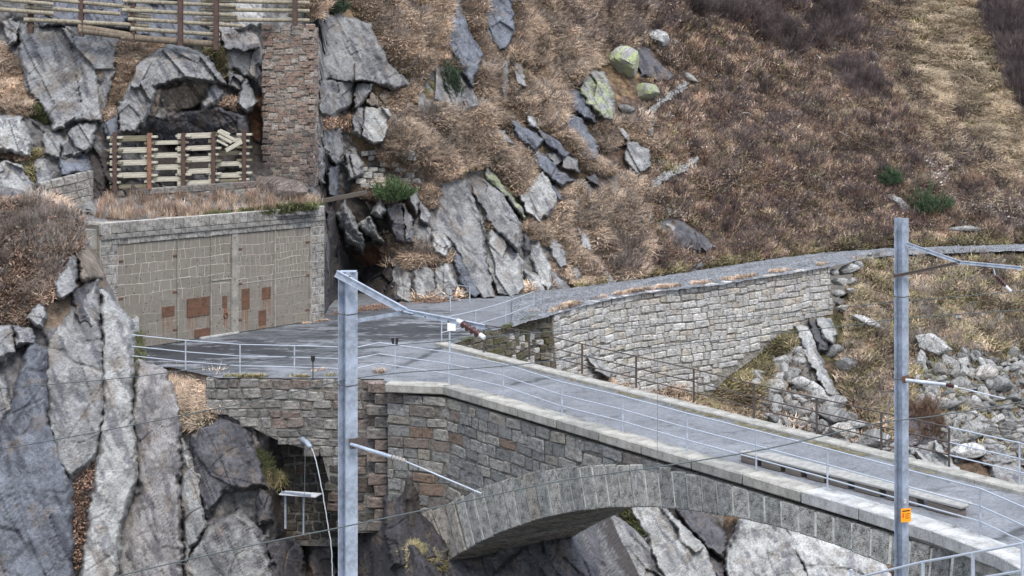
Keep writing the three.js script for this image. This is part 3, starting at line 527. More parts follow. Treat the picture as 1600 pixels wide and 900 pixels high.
function masonry(o) {
  const { root, line, top, bot, mats, set, f = rng(o.seed ?? 5), row, len, depth = .3, proud = .03, joint = .025, batter = 0, follow = 0, max = 300, skip, wild = .0, name = 'stone' } = o;
  const list = []; let v = 0;
  const lowest = Math.max(...Array.from({ length: 40 }, (_, i) => top(line.L * i / 39) - bot(line.L * i / 39)));
  let r = 0;
  while (v < lowest) {
    const h = rr(row[0], row[1], f) * (r === 0 && o.cap ? o.cap : 1); let u = -rr(0, len[0], f); const wv = rr(0, 50, f); r++;
    while (u < line.L) {
      const l = rr(len[0], len[1], f), a = Math.max(0, u), b = Math.min(line.L, u + l); u += l;
      if (b - a < .08) continue;
      const c = (a + b) / 2, wav = wild * n3(c * .7, wv, 2), yt = (o.flat ?? top)(c) - v - h / 2 + wav;
      if (yt - h * .45 > top(c) || yt + h * .25 < bot(c)) continue;
      if (skip && skip(c, yt)) continue;
      const hh = Math.min(h, Math.max(.06, top(c) - (yt - h / 2))), yc = yt - h / 2 + hh / 2;
      const p = line.at(c), d = line.dir(c), out = line.out(c), k = batter * (top(c) - yc) + proud * rr(.3, 1, f) - depth / 2;
      const slope = (top(Math.min(line.L, c + .3)) - top(Math.max(0, c - .3))) / .6 * follow;
      const x = V(d.x, slope, d.z).normalize(), z = out, y = z.clone().cross(x);
      qz.makeBasis(x, y, z);
      const q = new THREE.Quaternion().setFromRotationMatrix(qz); if (wild) q.multiply(new THREE.Quaternion().setFromAxisAngle(V(0, 0, 1), (f() - .5) * wild * 2));
      list.push({ p: V(p.x + out.x * k, yc, p.z + out.z * k), q, s: V(b - a - joint * rr(.6, 1.5, f), hh - joint * rr(.6, 1.4, f), depth), m: mats(c, yc, f, r), g: pick(stoneSet(...set), f) });
    }
    v += h;
  }
  const R0 = V(0, 0, 0); let w = root; while (w && w !== scene) { R0.add(w.position); w = w.parent; }
  const size = t => t.s.x * t.s.y / t.p.distanceToSquared(camera.position);
  list.sort((a, b) => size(b) - size(a));
  list.slice(0, max).forEach(t => { const m = mesh(name, t.g, t.m, root); m.position.copy(t.p).sub(R0); m.quaternion.copy(t.q); m.scale.copy(t.s); });
  const rest = list.slice(max);
  if (rest.length) {
    const im = new THREE.InstancedMesh(stoneSet(...set)[0], stoneTint, rest.length); im.name = name; im.userData.kind = 'stuff';
    rest.forEach((t, i) => { im.setMatrixAt(i, new THREE.Matrix4().compose(t.p.clone().sub(R0), t.q, t.s)); im.setColorAt(i, t.m.color); });
    add(im, root);
  }
  return list.length;
}

// ---------------------------------------------------------------- plan of the old bridge: s runs along it towards us, n across it
const bp = (s, n, y) => V(.555 * s + .832 * n, y, .832 * s - .555 * n);
const NEAR = 23.24, FAR = 27.46, S0 = -23.7, RAD = 28, CROWN = -.78;
const edge = [ground(600, 599.5, .1), bp(-38.3, NEAR, .1)];           // outer edge of the near coping, left to right
for (let s = -36; s < -21.5; s += 1.8) edge.push(bp(s, NEAR, .1));
edge.push(ground(1511, 847, .1), ground(1560, 868, .1), ground(1600, 888, .1), ground(1650, 920, .1), ground(1690, 960, .1));
const edgeLine = new Line(edge), farLine = new Line([bp(-45.2, FAR, .1), bp(-40, FAR, .1), bp(-19, FAR, .1), bp(-8, FAR + .6, .1)]);
const off = (line, u, k, y) => { const p = line.at(u), o = line.out(u); return V(p.x + o.x * k, y, p.z + o.z * k); };

// road and forecourt: one sheet, worn asphalt with damp patches
{
  const poly = [[-13.4, -51.6], [-11.4, -48.7]].concat([[265, 574], [340, 590], [600, 592]].map(([x, y]) => { const p = ground(x, y); return [p.x, p.z]; }));
  for (let u = 0; u <= edgeLine.L; u += .6) { const p = off(edgeLine, u, -.25, 0); poly.push([p.x, p.z]); }
  for (let u = farLine.L; u >= 0; u -= .8) { const p = off(farLine, u, .2, 0); poly.push([p.x, p.z]); }
  for (const [x, y] of [[743, 526], [790, 511], [836, 493], [866, 489], [866, 440], [700, 462], [640, 455]]) { const p = ground(x, y); poly.push([p.x, p.z]); }
  poly.push([-7, -66], [-7.2, -58.6]);
  const cell = .1, x0 = -14, z0 = -70, nx = Math.ceil(30 / cell), nz = Math.ceil(52 / cell), pos = [], col = [], idx = [], id = new Map();
  const wetSpots = [[620, 517, 1.9, .75], [575, 506, 1.0, .6], [660, 528, .7, .5], [300, 552, 1.8, .8], [400, 545, 1.6, .7], [350, 570, 1.2, .5], [520, 497, 1.4, .6], [450, 525, 1.5, .5], [510, 545, 1.0, .5], [590, 490, 1.5, .55], [470, 560, 1.4, .45]].map(([x, y, r, k]) => [ground(x, y), r, k]);
  const cracks = [[[622, 574], [655, 560], [690, 543]], [[1600, 824], [1570, 838], [1548, 846], [1530, 858]], [[800, 600], [830, 596], [858, 590]]].map(l => l.map(([x, y]) => ground(x, y)));
  const seam = (x, z) => { let m = 9; for (const l of cracks) for (let i = 1; i < l.length; i++) { const a = l[i - 1], b = l[i], t = clamp(((x - a.x) * (b.x - a.x) + (z - a.z) * (b.z - a.z)) / ((b.x - a.x) ** 2 + (b.z - a.z) ** 2)); m = Math.min(m, Math.hypot(x - lerp(a.x, b.x, t), z - lerp(a.z, b.z, t))); } return .6 * sstep(.16, .05, m + .12 * n3(x * 3, 1, z * 3)); };
  const vert = (i, j) => {
    const key = i * 8192 + j; if (id.has(key)) return id.get(key);
    const x = x0 + i * cell, z = z0 + j * cell; let w = 0; const e = fbm(x * .5, 1, z * 1.5, 4) + .6 * fbm(x * 2.2, 4, z * 5, 3);
    for (const [c, r, k] of wetSpots) w = Math.max(w, k * sstep(.07, -.07, Math.hypot((x - c.x) * .72, (z - c.z) * .9) / r - 1 + 1.35 * e));
    const crack = sstep(.022, .008, Math.abs(fbm(x * .33, 7, z * .33, 3))) * .35, v = (.245 + .07 * fbm(x * .4, 3, z * .4, 3)) * (1 - .9 * w) * (1 - Math.max(crack, seam(x, z)));
    pos.push(x, .006 * fbm(x, 0, z, 2), z); col.push(v * .96, v, v * 1.06); id.set(key, pos.length / 3 - 1); return pos.length / 3 - 1;
  };
  for (let i = 0; i < nx; i++) for (let j = 0; j < nz; j++) if (sdPoly(poly, x0 + (i + .5) * cell, z0 + (j + .5) * cell) > 0) { const a = vert(i, j), b = vert(i + 1, j), c = vert(i, j + 1), d = vert(i + 1, j + 1); idx.push(a, c, b, b, c, d); }
  const g = new THREE.BufferGeometry(); g.setAttribute('position', new THREE.Float32BufferAttribute(pos, 3)); g.setAttribute('color', new THREE.Float32BufferAttribute(col, 3)); g.setIndex(idx);
  const uv = new Float32Array(pos.length / 3 * 2); for (let i = 0; i < uv.length / 2; i++) { uv[2 * i] = pos[3 * i]; uv[2 * i + 1] = pos[3 * i + 2]; } g.setAttribute('uv', new THREE.BufferAttribute(uv, 2)); g.computeVertexNormals();
  struct('road', g, mat.asphalt);
}
// the gravel path up the valley
const PATH_IN = [[800, 462, 0], [840, 455, 0], [920, 446, .06], [1000, 436, .15], [1100, 421, .25], [1200, 405, .35], [1300, 393, .5], [1400, 387, .6], [1600, 381, .7], [1900, 377, .8]];
const PATH_OUT = [[800, 508, 0], [862, 491, 0], [900, 480, 0], [950, 468, .08], [1000, 459, .15], [1050, 452, .2], [1100, 447, .25], [1150, 440, .3], [1200, 432, .35], [1250, 424, .42], [1295, 416, .5], [1345, 405, .55], [1400, 398, .6], [1600, 391, .7], [1900, 387, .8]];
{
  const inner = x => { const r = table(PATH_IN, x); return ground(x, r[1], r[2] + .05); }, outer = x => { const r = table(PATH_OUT, x); return ground(x, r[1], r[2] + .02); };
  const g = grid((u, v) => { const a = inner(u), b = outer(u), p = b.lerp(a, v); p.y += .05 * Math.sin(v * Math.PI) + .05 * fbm(p.x * 1.5, p.z * 1.5, 1, 3) + (v > .99 ? .12 : 0) - (v > 1.01 ? .4 : 0); return p; }, 800, 1900, 260, -.03, 1.06, 14, () => [1, 1, 1]);
  g.deleteAttribute('color'); struct('gravel_path', g, mat.gravel);
}
const TRAILS = [];
// narrow trails of trodden stones on the slope
for (const pts of [[[1070, 133], [1056, 143], [1042, 152], [1028, 163], [1014, 180], [1010, 195], [1015, 206]], [[1086, 250], [1068, 262], [1048, 272], [1030, 280], [1016, 290]]]) {
  const c = new THREE.CatmullRomCurve3(pts.map(([x, y]) => V(x, y, 0))); TRAILS.push(c);
  const g = grid((u, v) => { const q = c.getPoint(clamp(u)), w = (3.2 + 2.6 * n3(u * 9, v > 0 ? 3 : 8, 1)) * v, e = Math.abs(v) > .9 ? .06 : -.03; return at(q.x + w * .6, q.y + w, sheetHill(q.x + w * .6, q.y + w) + e - .05 * n3(u * 40, v * 3, 1)); }, 0, 1, 70, -1, 1, 5, () => [1, 1, 1]);
  g.deleteAttribute('color'); struct('trail', g, M({ map: T.gravel, color: lin(.62, .63, .64), bumpMap: T.gravel, bumpScale: .05 }));
}

// ---------------------------------------------------------------- the stone bridge
const bridge = thing('stone_bridge', 'old stone arch bridge carrying the narrow asphalt road over the gorge', 'bridge', bp(-30, 25, -5));
{
  const C = CROWN - RAD, thick = s => table([[0, .62], [2, .64], [5, .92], [8.7, 1.1], [11.2, 1.2], [15, 1.5]], Math.abs(s - S0))[1], exY = s => { const r = RAD + thick(s); return C + Math.sqrt(r * r - (s - S0) ** 2); };
  const W1 = ground(606, 601, 0), W0 = bp(-38.2, NEAR, 0), wd = V(W1.x - W0.x, 0, W1.z - W0.z).normalize(), wn = V(-wd.z, 0, wd.x); if (wn.dot(bp(0, 1, 0).sub(bp(0, 0, 0))) < 0) wn.negate();
  // left of the bend the face follows the wing
  const bq = (s, n, y) => { if (s > -38.2) return bp(s, n, y); const p = W0.clone().addScaledVector(wd, -38.2 - s).addScaledVector(n > FAR - 1 ? V(.832, 0, -.555) : wn, n - NEAR); p.y = y; return p; };
  // wedge stones reach through the whole width, so that the underside shows them too
  const f = rng(31), half = Math.asin(15.1 / RAD), N = 64;
  for (let i = 0; i < N; i++) {
    const a0 = -half + 2 * half * i / N, a1 = -half + 2 * half * (i + 1) / N, am = (a0 + a1) / 2, s = S0 + RAD * Math.sin(am);
    if (s > -17) continue;
    const g = new THREE.BufferGeometry(), j = (.014 + .02 * f()) / RAD, ro = RAD + thick(s) * rr(.97, 1.03, f), ri = RAD - rr(0, .02, f), n0 = NEAR - rr(.0, .035, f), n1 = FAR, P = [], lim = -.235;
    const pt = (a, r, n) => { const y = C + r * Math.cos(a); let ss = S0 + r * Math.sin(a), yy = y; if (yy > lim) { const k = (lim - C) / Math.cos(a); ss = S0 + k * Math.sin(a); yy = lim; } return bq(ss, n, yy); };
    const B = .022;
    const ring = (n, e) => [pt(a0 + j + e / RAD, ri + e, n), pt(a1 - j - e / RAD, ri + e, n), pt(a1 - j - e / RAD, ro - e, n), pt(a0 + j + e / RAD, ro - e, n)];
    const rings = [ring(n0, B), ring(n0 + B, 0), ring(n1 - B, 0), ring(n1, B)];
    const q = (a, b, c, d) => P.push(a, b, c, a, c, d);
    q(rings[0][0], rings[0][1], rings[0][2], rings[0][3]);
    for (let k = 0; k < 3; k++) for (let c = 0; c < 4; c++) { const d = (c + 1) % 4; q(rings[k][c], rings[k + 1][c], rings[k + 1][d], rings[k][d]); }
    q(rings[3][3], rings[3][2], rings[3][1], rings[3][0]);
    g.setAttribute('position', new THREE.Float32BufferAttribute(P.flatMap(p => [p.x, p.y, p.z]), 3)); worldUV(g); const uv = g.attributes.uv, du = f() * 5; for (let k = 0; k < uv.count; k++) uv.setX(k, uv.getX(k) + du); g.computeVertexNormals();
    part('wedge_stone', g, pick(mat.voussoir, f), bridge);
  }
  { // pale mortar between the wedges, set back a little
    const pos = [];
    for (let i = 0; i < 90; i++) { const q = k => { const a = -half + 2 * half * k / 120, s = S0 + RAD * Math.sin(a); const lo = [S0 + (RAD + .03) * Math.sin(a), C + (RAD + .03) * Math.cos(a)], r = RAD + thick(s) - .05; let hi = [S0 + r * Math.sin(a), C + r * Math.cos(a)]; if (hi[1] > -.25) { const m = (-.25 - C) / Math.cos(a); hi = [S0 + m * Math.sin(a), -.25]; } return [bq(lo[0], NEAR + .010, lo[1]), bq(hi[0], NEAR + .010, hi[1])]; };
      const [a, b] = q(i), [c, d] = q(i + 1); if (S0 + RAD * Math.sin(-half + 2 * half * i / 120) > -17) break; if (S0 + (RAD + 2) * Math.sin(-half + 2 * half * i / 120) < -38.1) continue; for (const v of [a, c, b, b, c, d]) pos.push(v.x, v.y, v.z); }
    const g = new THREE.BufferGeometry(); g.setAttribute('position', new THREE.Float32BufferAttribute(pos, 3)); worldUV(g); g.computeVertexNormals(); part('mortar', g, M({ map: T.concrete, color: lin(.85, .85, .82) }), bridge);
  }
  // spandrel and wing
  const face = new Line([ground(606, 601, 0), bp(-38.2, NEAR + .05, 0), bp(-17, NEAR + .05, 0)]);
  const wing = face.s[1], sOf = u => -38.2 + (u - wing);
  const botF = u => sOf(u) < -39.6 ? -4.7 : Math.min(-.3, exY(sOf(u)) - .05);
  wallCore(face, () => -.23, u => Math.min(botF(u), -.5), .5, mat.mortar, bridge);
  masonry({ root: bridge, line: face, top: () => -.225, bot: botF, seed: 9, set: ['spandrel', 9, .05, .035], row: [.26, .36], len: [.3, .85], joint: .035, proud: .05, depth: .3, wild: .05,
    mats: (u, y, g) => g() < (u < 2.6 ? .3 : u < 5.5 ? .1 : .02) ? pick(mat.spandrelRed, g) : pick(mat.spandrel, g) });
  // abutment in the rock under the left foot of the arch
  const ab = extrude([[-40.5, -4.3], [-38.9, -4.3], [-38.4, -4.6], [-38.2, -7.5], [-40.5, -7.5]], FAR - NEAR - .1, .02);
  const p = ab.attributes.position; for (let i = 0; i < p.count; i++) { const w = bp(p.getX(i), NEAR + .05 + p.getZ(i), p.getY(i)); p.setXYZ(i, w.x, w.y, w.z); }
  worldUV(ab); ab.computeVertexNormals(); part('abutment', ab, mat.mortar, bridge);
  // body between the two faces, under the road
  const body = extrude([[-38.2, -.06], [-38.2, -1.6], [-33, -1.0], [-28, -.5], [-19, -.5], [-12, -.6], [-12, -.06]], FAR - NEAR - .7);
  const q2 = body.attributes.position; for (let i = 0; i < q2.count; i++) { const w = bp(q2.getX(i), NEAR + .35 + q2.getZ(i), q2.getY(i)); q2.setXYZ(i, w.x, w.y, w.z); }
  worldUV(body); body.computeVertexNormals(); part('fill', body, mat.mortar, bridge);
  // coping slabs, the nearer ones renewed in paler concrete
  const newFrom = edgeLine.s.findIndex((u, i) => edge[i].distanceTo(ground(1210, 759, .1)) < 1.2);
  const copings = [mat.coping, M({ map: T.concrete, color: lin(.36, .365, .35), bumpMap: fine, bumpScale: .01 }), M({ map: T.concrete, color: lin(.47, .465, .44), bumpMap: fine, bumpScale: .01 })];
  let u = 0, k = 0; const uNew = edgeLine.s[Math.max(4, newFrom)];
  while (u < edgeLine.L - .5) {
    const fresh = u > uNew, l = u < edgeLine.s[1] - .1 ? edgeLine.s[1] / 1 : rr(1.55, 2.0, f), b = Math.min(edgeLine.L, u + l), w = fresh ? .66 : .6, h = fresh ? .25 : .25;
    part('coping_stone', beam(off(edgeLine, u + .02, -w / 2 + rr(0, .02, f), .1 - h / 2), off(edgeLine, b - .012, -w / 2 + rr(0, .02, f), .1 - h / 2), w, h, V(0, 1, 0), fresh ? .018 : .03), fresh ? mat.copingNew : copings[k % 3], bridge); u = b; k++;
  }
  u = .1;
  while (u < farLine.L - .3) { const b = Math.min(farLine.L, u + rr(1.7, 2.3, f)); part('coping_stone', beam(off(farLine, u + .012, .22, -.02), off(farLine, b - .012, .22, -.02), .44, .25, V(0, 1, 0), .03), mat.coping, bridge); u = b; }
  // a corbelled wedge of concrete under the curve at the near end
  const cor = []; for (let s = edgeLine.s[10]; s <= edgeLine.L; s += .5) cor.push(off(edgeLine, s, -.12, 0));
  const cl = new Line(cor); wallCore(cl, () => -.16, () => -.42, .9, mat.coping, bridge, 0, 'corbel');
  wallCore(new Line([bp(-17.2, NEAR + .02, 0), bp(-9, NEAR - .5, 0)]), () => -.3, () => -8, 1, mat.mortar, bridge, 0, 'abutment');
}

// ---------------------------------------------------------------- retaining walls
{
  // below the forecourt
  const a = ground(322, 589), b = ground(604, 593), line = new Line([a, b]), root = thing('forecourt_wall', 'dark rough stone retaining wall under the forecourt, left of the bridge', 'retaining wall', V((a.x + b.x) / 2, -2.5, a.z));
  const xAt = u => 322 + u / line.L * 282;
  const botF = u => { const r = table([[322, -.45], [345, -1.0], [385, -1.35], [440, -1.85], [520, -2.2], [526, -4.4], [586, -4.4], [592, -4.2], [604, -4.4]], xAt(u)); return r[1]; };
  wallCore(line, () => -.03, botF, 1.2, mat.mortarDark, root, .04);
  masonry({ root, line, top: () => -.01, bot: botF, seed: 21, set: ['rough', 9, .08, .06], row: [.22, .34], len: [.28, .62], joint: .035, proud: .07, depth: .34, batter: .04, wild: .06, cap: 1.15,
    skip: (u, y) => { const x = xAt(u); return x > 580 && x < 600 && y < -2.4 && y > -4.0; },
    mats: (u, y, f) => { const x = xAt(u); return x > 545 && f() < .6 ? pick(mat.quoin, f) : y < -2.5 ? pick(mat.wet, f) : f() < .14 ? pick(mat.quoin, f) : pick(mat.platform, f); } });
  for (let k = 0; k < 13; k++) { const w = k % 2 ? .42 : .62, m = mesh('corner_stone', pick(stoneSet('rough', 9, .08, .06), R), pick(mat.quoin, R), root), p = ground(602, 594); m.position.set(p.x - w / 2 + .12 - root.position.x, -.18 - k * .33 - root.position.y, p.z + .02 - root.position.z); m.scale.set(w, .31, .5); }
  // wet footing recessed in the dark below
  const back = new Line([at(425, 700, 47.75), at(545, 700, 47.6)]);
  const wetWall = thing('footing_wall', 'dripping dark footing wall behind the water jet, below the forecourt wall', 'wall', V(-5, -5.4, -48.4));
  wallCore(back, () => -1.9, () => -5.2, .5, mat.mortarDark, wetWall);
  masonry({ root: wetWall, line: back, top: () => -1.9, bot: () => -5.0, seed: 4, set: ['rough', 9, .08, .06], row: [.22, .32], len: [.28, .55], joint: .04, proud: .06, depth: .3, wild: .06, mats: (u, y, f) => pick(mat.wet, f) });

  // mossy low wall where forecourt and path meet
  const mp = [ground(694, 540), ground(743, 525), ground(790, 510), ground(836, 493), ground(866, 490)], ml = new Line(mp), mr = thing('mossy_wall', 'low mossy dry stone wall beside the start of the gravel path', 'retaining wall', V(mp[2].x, -2.2, mp[2].z));
  wallCore(ml, () => -.02, () => -2.1, .6, mat.mortarDark, mr);
  masonry({ root: mr, line: ml, top: () => .02, bot: () => -2, seed: 12, set: ['rough', 9, .08, .06], row: [.24, .34], len: [.3, .6], joint: .05, proud: .08, depth: .34, batter: .05, wild: .08, mats: (u, y, f) => y > -.35 || f() < .8 ? pick(mat.mossy, f) : pick(mat.pale, f) });

  // the long pale wall carrying the path
  const top = PATH_OUT.filter(r => r[0] >= 862 && r[0] <= 1295).map(([x, y, h]) => ground(x, y, h)), wl = new Line(top), root2 = thing('path_wall', 'long curved pale granite retaining wall carrying the gravel path', 'retaining wall', V(top[5].x, -4.2, top[5].z));
  const topY = u => wl.rel(u, [0, 0, .08, .15, .2, .25, .3, .35, .42, .5]) + .04 + .05 * n3(u * .8, 3, 3);
  const botY = u => table([[0, -2.0], [1, -2.3], [2.6, -2.9], [5, -3.7], [7.5, -4.2], [9.4, -3.9], [10.5, -3.2], [12.5, -2.5], [14.5, -2.0], [16, -1.7], [18, -1.5]], u)[1];
  wallCore(wl, u => topY(u) - .05, u => botY(u) - .4, 1.0, mat.mortarMid, root2, .1);
  masonry({ root: root2, line: wl, top: topY, bot: botY, seed: 33, set: ['hewn', 10, .07, .045], row: [.20, .32], len: [.26, .72], joint: .038, proud: .09, depth: .36, batter: .1, follow: .8, wild: .05, cap: 1.1, max: 300, mats: (u, y, f) => pick(mat.pale, f) });
}
// ---------------------------------------------------------------- the camouflaged front with its gates
const FL = 9.7, facPt = (a, y, o = 0) => V(-6.86 - .616 * (FL - a) + .788 * o, y, -(58.5 - .788 * (FL - a) - .616 * o));
function facPx(px, py) { const k = (px - 800) / FOC, t = (-6.86 - 58.5 * k) / (4.69 - 6 * k), d = 58.5 - 6 * t; return [FL - t * 7.616, EYE - (py - HORIZON) * d / FOC]; }
const zf = (x, y) => facPx(120 + x / 3.63, 300 + y / 3.63);
const front = thing('gate_front', 'masonry-patterned front wall with large camouflaged gates and rust patches, set in the cliff', 'gatehouse front', facPt(FL / 2, 0));
{
  const q = new THREE.Quaternion().setFromRotationMatrix(new THREE.Matrix4().makeBasis(V(.616, 0, -.788), V(0, 1, 0), V(.788, 0, .616)));
  // a box standing on the front: a along it, y up, o out of it
  const box = (a0, a1, y0, y1, o0, o1, b = .008) => { const g = chamfer(a1 - a0, y1 - y0, o1 - o0, b); const uv = g.attributes.uv, p = g.attributes.position; for (let i = 0; i < uv.count; i++) uv.setXY(i, (p.getX(i) + (a0 + a1) / 2), (p.getY(i) + (y0 + y1) / 2)); g.applyQuaternion(q); const c = facPt((a0 + a1) / 2, (y0 + y1) / 2, (o0 + o1) / 2); g.translate(c.x, c.y, c.z); return g; };
  // painted gates: drawn courses of mock masonry on metal
  const W = 2048, H = 1024, cv = document.createElement('canvas'); cv.width = W; cv.height = H; const c = cv.getContext('2d'), f = rng(8);
  const X = a => a / FL * W, Y = y => H - y / 4.25 * H;
  c.fillStyle = '#7b766e'; c.fillRect(0, 0, W, H);
  for (let i = 0; i < 9000; i++) { const v = 95 + f() * 62; c.fillStyle = `rgba(${v + 4},${v},${v - 6},${.10 + f() * .15})`; const x = f() * W, y = f() * H; c.fillRect(x, y, 3 + f() * 34, 2 + f() * 14); }
  const fan = (x0, x1, y0, y1, ch, cw, seed, alpha) => {
    const g = rng(seed), rows = Math.round((y1 - y0) / ch), ys = [];
    for (let r = 0; r <= rows; r++) ys.push(x => y0 + (y1 - y0) * r / rows + .05 * n3(x * .6, r * 3.1, seed) + .02 * n3(x * 2.4, r, seed));
    for (let r = 0; r < rows; r++) {
      let x = x0 + g() * cw; while (x < x1) {
        const nx = x + cw * (.6 + .8 * g()); const v = 112 + g() * 30; c.fillStyle = `rgba(${v + 3},${v - 1},${v - 8},${.22 * alpha + .1})`; c.beginPath(); c.moveTo(X(x), Y(ys[r](x))); c.lineTo(X(nx), Y(ys[r](nx))); c.lineTo(X(nx), Y(ys[r + 1](nx))); c.lineTo(X(x), Y(ys[r + 1](x))); c.fill();
        c.strokeStyle = `rgba(214,208,196,${alpha * (.35 + .55 * g())})`; c.lineWidth = 2 + g() * 3; const sk = (g() - .5) * .12; c.beginPath(); c.moveTo(X(x), Y(ys[r](x))); c.lineTo(X(x + sk), Y(ys[r + 1](x))); c.stroke(); x = nx;
      }
      if (r) { for (let xx = x0; xx < x1; xx += .25) { c.strokeStyle = `rgba(222,216,204,${alpha * (.32 + .6 * g())})`; c.lineWidth = 2.5 + g() * 3.5; c.beginPath(); c.moveTo(X(xx), Y(ys[r](xx))); c.lineTo(X(xx + .26), Y(ys[r](xx + .26))); c.stroke(); } }
    }
  };
  const aL = zf(240, 500)[0], aS = zf(577, 500)[0], aW0 = zf(765, 600)[0], aW1 = zf(882, 600)[0], aM = zf(920, 500)[0], aR = zf(1128, 500)[0], aE = zf(1326, 400)[0], yH = 3.42, yW = zf(820, 500)[1];
  fan(aL, aM, 1.45, yH, .33, .36, 3, .95); fan(aL, aM, .0, 1.45, .33, .4, 4, .35); fan(aM, aR, 1.5, yH, .38, .22, 5, .85); fan(aR, aE, 1.4, yH, .24, .17, 6, .8); fan(aM, aE, 0, 1.5, .42, .5, 7, .3);
  for (let i = 0; i < 700; i++) { const x = f() * W, y = H * (.3 + .7 * f()); c.fillStyle = `rgba(38,30,26,${.35 + .5 * f()})`; c.beginPath(); c.ellipse(x, y, 1.5 + f() * 4, 1.5 + f() * 5, 0, 0, 7); c.fill(); }
  const runs = (x0, x1, yTop, len) => { for (let i = 0; i < 26; i++) { const x = X(lerp(x0, x1, f())), y = Y(yTop), l = len * H / 4.25 * (.2 + .8 * f()); c.strokeStyle = `rgba(120,66,38,${.12 + .2 * f()})`; c.lineWidth = 2 + f() * 7; c.beginPath(); c.moveTo(x, y); c.lineTo(x + (f() - .5) * 8, y + l); c.stroke(); } };
  const plates = [[490, 650, 560, 706], [632, 600, 757, 705], [676, 776, 761, 838], [830, 590, 857, 655], [941, 549, 986, 665], [1056, 541, 1105, 608], [1037, 671, 1080, 755]].map(([x0, y0, x1, y1]) => { const a = zf(x0, (y0 + y1) / 2), b = zf(x1, (y0 + y1) / 2), t = zf((x0 + x1) / 2, y0), u = zf((x0 + x1) / 2, y1); return [a[0], b[0], u[1], t[1]]; });
  for (const [x0, x1, y0] of plates) runs(x0, x1, y0 + .03, .8);
  const painted = new THREE.CanvasTexture(cv); painted.colorSpace = THREE.SRGBColorSpace; painted.wrapS = painted.wrapT = THREE.RepeatWrapping; painted.repeat.set(1 / FL, 1 / 4.25);
  for (let i = 0; i < 160; i++) { const x = f() * W, y = H * f() * .8, l = 40 + f() * 220; c.strokeStyle = `rgba(${f() < .5 ? '70,62,54' : '170,164,152'},${.05 + .12 * f()})`; c.lineWidth = 2 + f() * 8; c.beginPath(); c.moveTo(x, y); c.lineTo(x + (f() - .5) * 10, y + l); c.stroke(); }
  const gateMat = M({ map: painted, color: lin(.86, .85, .84), bumpMap: painted, bumpScale: .02, roughness: .9 }), edgeMat = M({ color: lin(.36, .35, .325), map: T.concrete });
  part('wall', box(-.3, FL, -.6, 4.12, -1.6, -.10), mat.mortarPale, front);
  part('wing_wall', box(-2.2, -.02, -.6, 3.98, -1.2, -.18), mat.coping, front);
  // upper courses, pilasters: real blocks with pale joints
  const jointMat = M({ map: T.concrete, color: lin(.56, .55, .52) });
  const course = (a0, a1, y0, y1, w, o, seed) => { part('joint', box(a0, a1, y0 + .002, y1 - .002, -.15, o - .012, .004), jointMat, front); const g = rng(seed); let a = a0; while (a < a1 - .02) { let b = Math.min(a1, a + w * (.85 + .3 * g())); if (a1 - b < w * .35) b = a1; part('block', box(a + .012, b - .012, y0 + .012, y1 - .012, -.14, o + g() * .035 - .008, .012), pick(mat.block, g), front); a = b; } };
  course(-.28, FL, 3.80, 4.17, .37, .02, 1); course(-.28, FL, 3.44, 3.63, .38, -.01, 3);
  { let a = -.28; while (a < FL) { const b = Math.min(FL, a + 1.62); part('ledge', box(a + .004, b - .004, 3.64, 3.79, -.12, .05, .01), mat.block[1], front); a = b; } }
  for (let k = 0; k < 11; k++) { course(aE + .03, FL, k * .3125, (k + 1) * .3125, k % 2 ? .33 : .45, .01, 40 + k); course(-.28, aL - .02, k * .3125, (k + 1) * .3125, .5, -.01, 60 + k); }
  const leaf = (name, a0, a1, y0, y1, o, parent = front) => part(name, box(a0 + .012, a1 - .012, y0, y1, -.12, o, .01), gateMat, parent);
  leaf('gate_leaf', aL, aS, .02, yH, -.06); leaf('gate_leaf', aS, aW0, .02, yH, -.075); leaf('gate_panel', aW0, aW1, yW, yH, -.065);
  const wicket = leaf('wicket_door', aW0 + .02, aW1 - .02, .04, yW - .02, -.035);
  leaf('gate_leaf', aM, aR, .02, yH, -.055); leaf('gate_leaf', aR, aE, .02, yH, -.06);
  part('pilaster', box(aW1 + .01, aM - .01, 0, yH, -.12, 0, .012), edgeMat, front);
  for (const [a, y1, w] of [[aS, yH, .03], [aR, yH, .06], [aW0, yW, .035], [aW1 - .005, yW, .03]]) part('seam_strip', box(a - w / 2, a + w / 2, .03, y1, -.06, -.015, .005), edgeMat, front);
  part('door_head', box(aW0, aW1, yW - .01, yW + .05, -.06, -.012, .006), edgeMat, front);
  part('sill', box(aW0 - .5, aM - .02, .0, .07, -.1, .05, .01), mat.copingNew, front);
  plates.forEach(([x0, x1, y0, y1], i) => part('rust_plate', box(x0, x1, Math.max(.06, y0), y1, -.08, i === 3 ? -.022 : -.042, .004), mat.rust, i === 3 ? wicket : front));
  { const p = zf(848, 700), g = new THREE.TorusGeometry(.085, .018, 8, 20); g.applyQuaternion(q); const w = facPt(p[0], p[1], -.015); g.translate(w.x, w.y, w.z); part('ring_handle', g, mat.rust, wicket); }
  for (const [a, s] of [[aL + .12, 1], [aS - .1, 1], [aM + .1, 1], [aE - .1, 1]]) for (const y of [.45, 1.7, 2.9]) part('hinge', box(a - .09, a + .09, y - .03, y + .03, -.06, -.03, .006), mat.rust, front);
  part('gate_rail', box(aM + .03, aE - .03, zf(1000, 512)[1] - .02, zf(1000, 512)[1] + .02, -.06, -.045, .004), edgeMat, front);
}

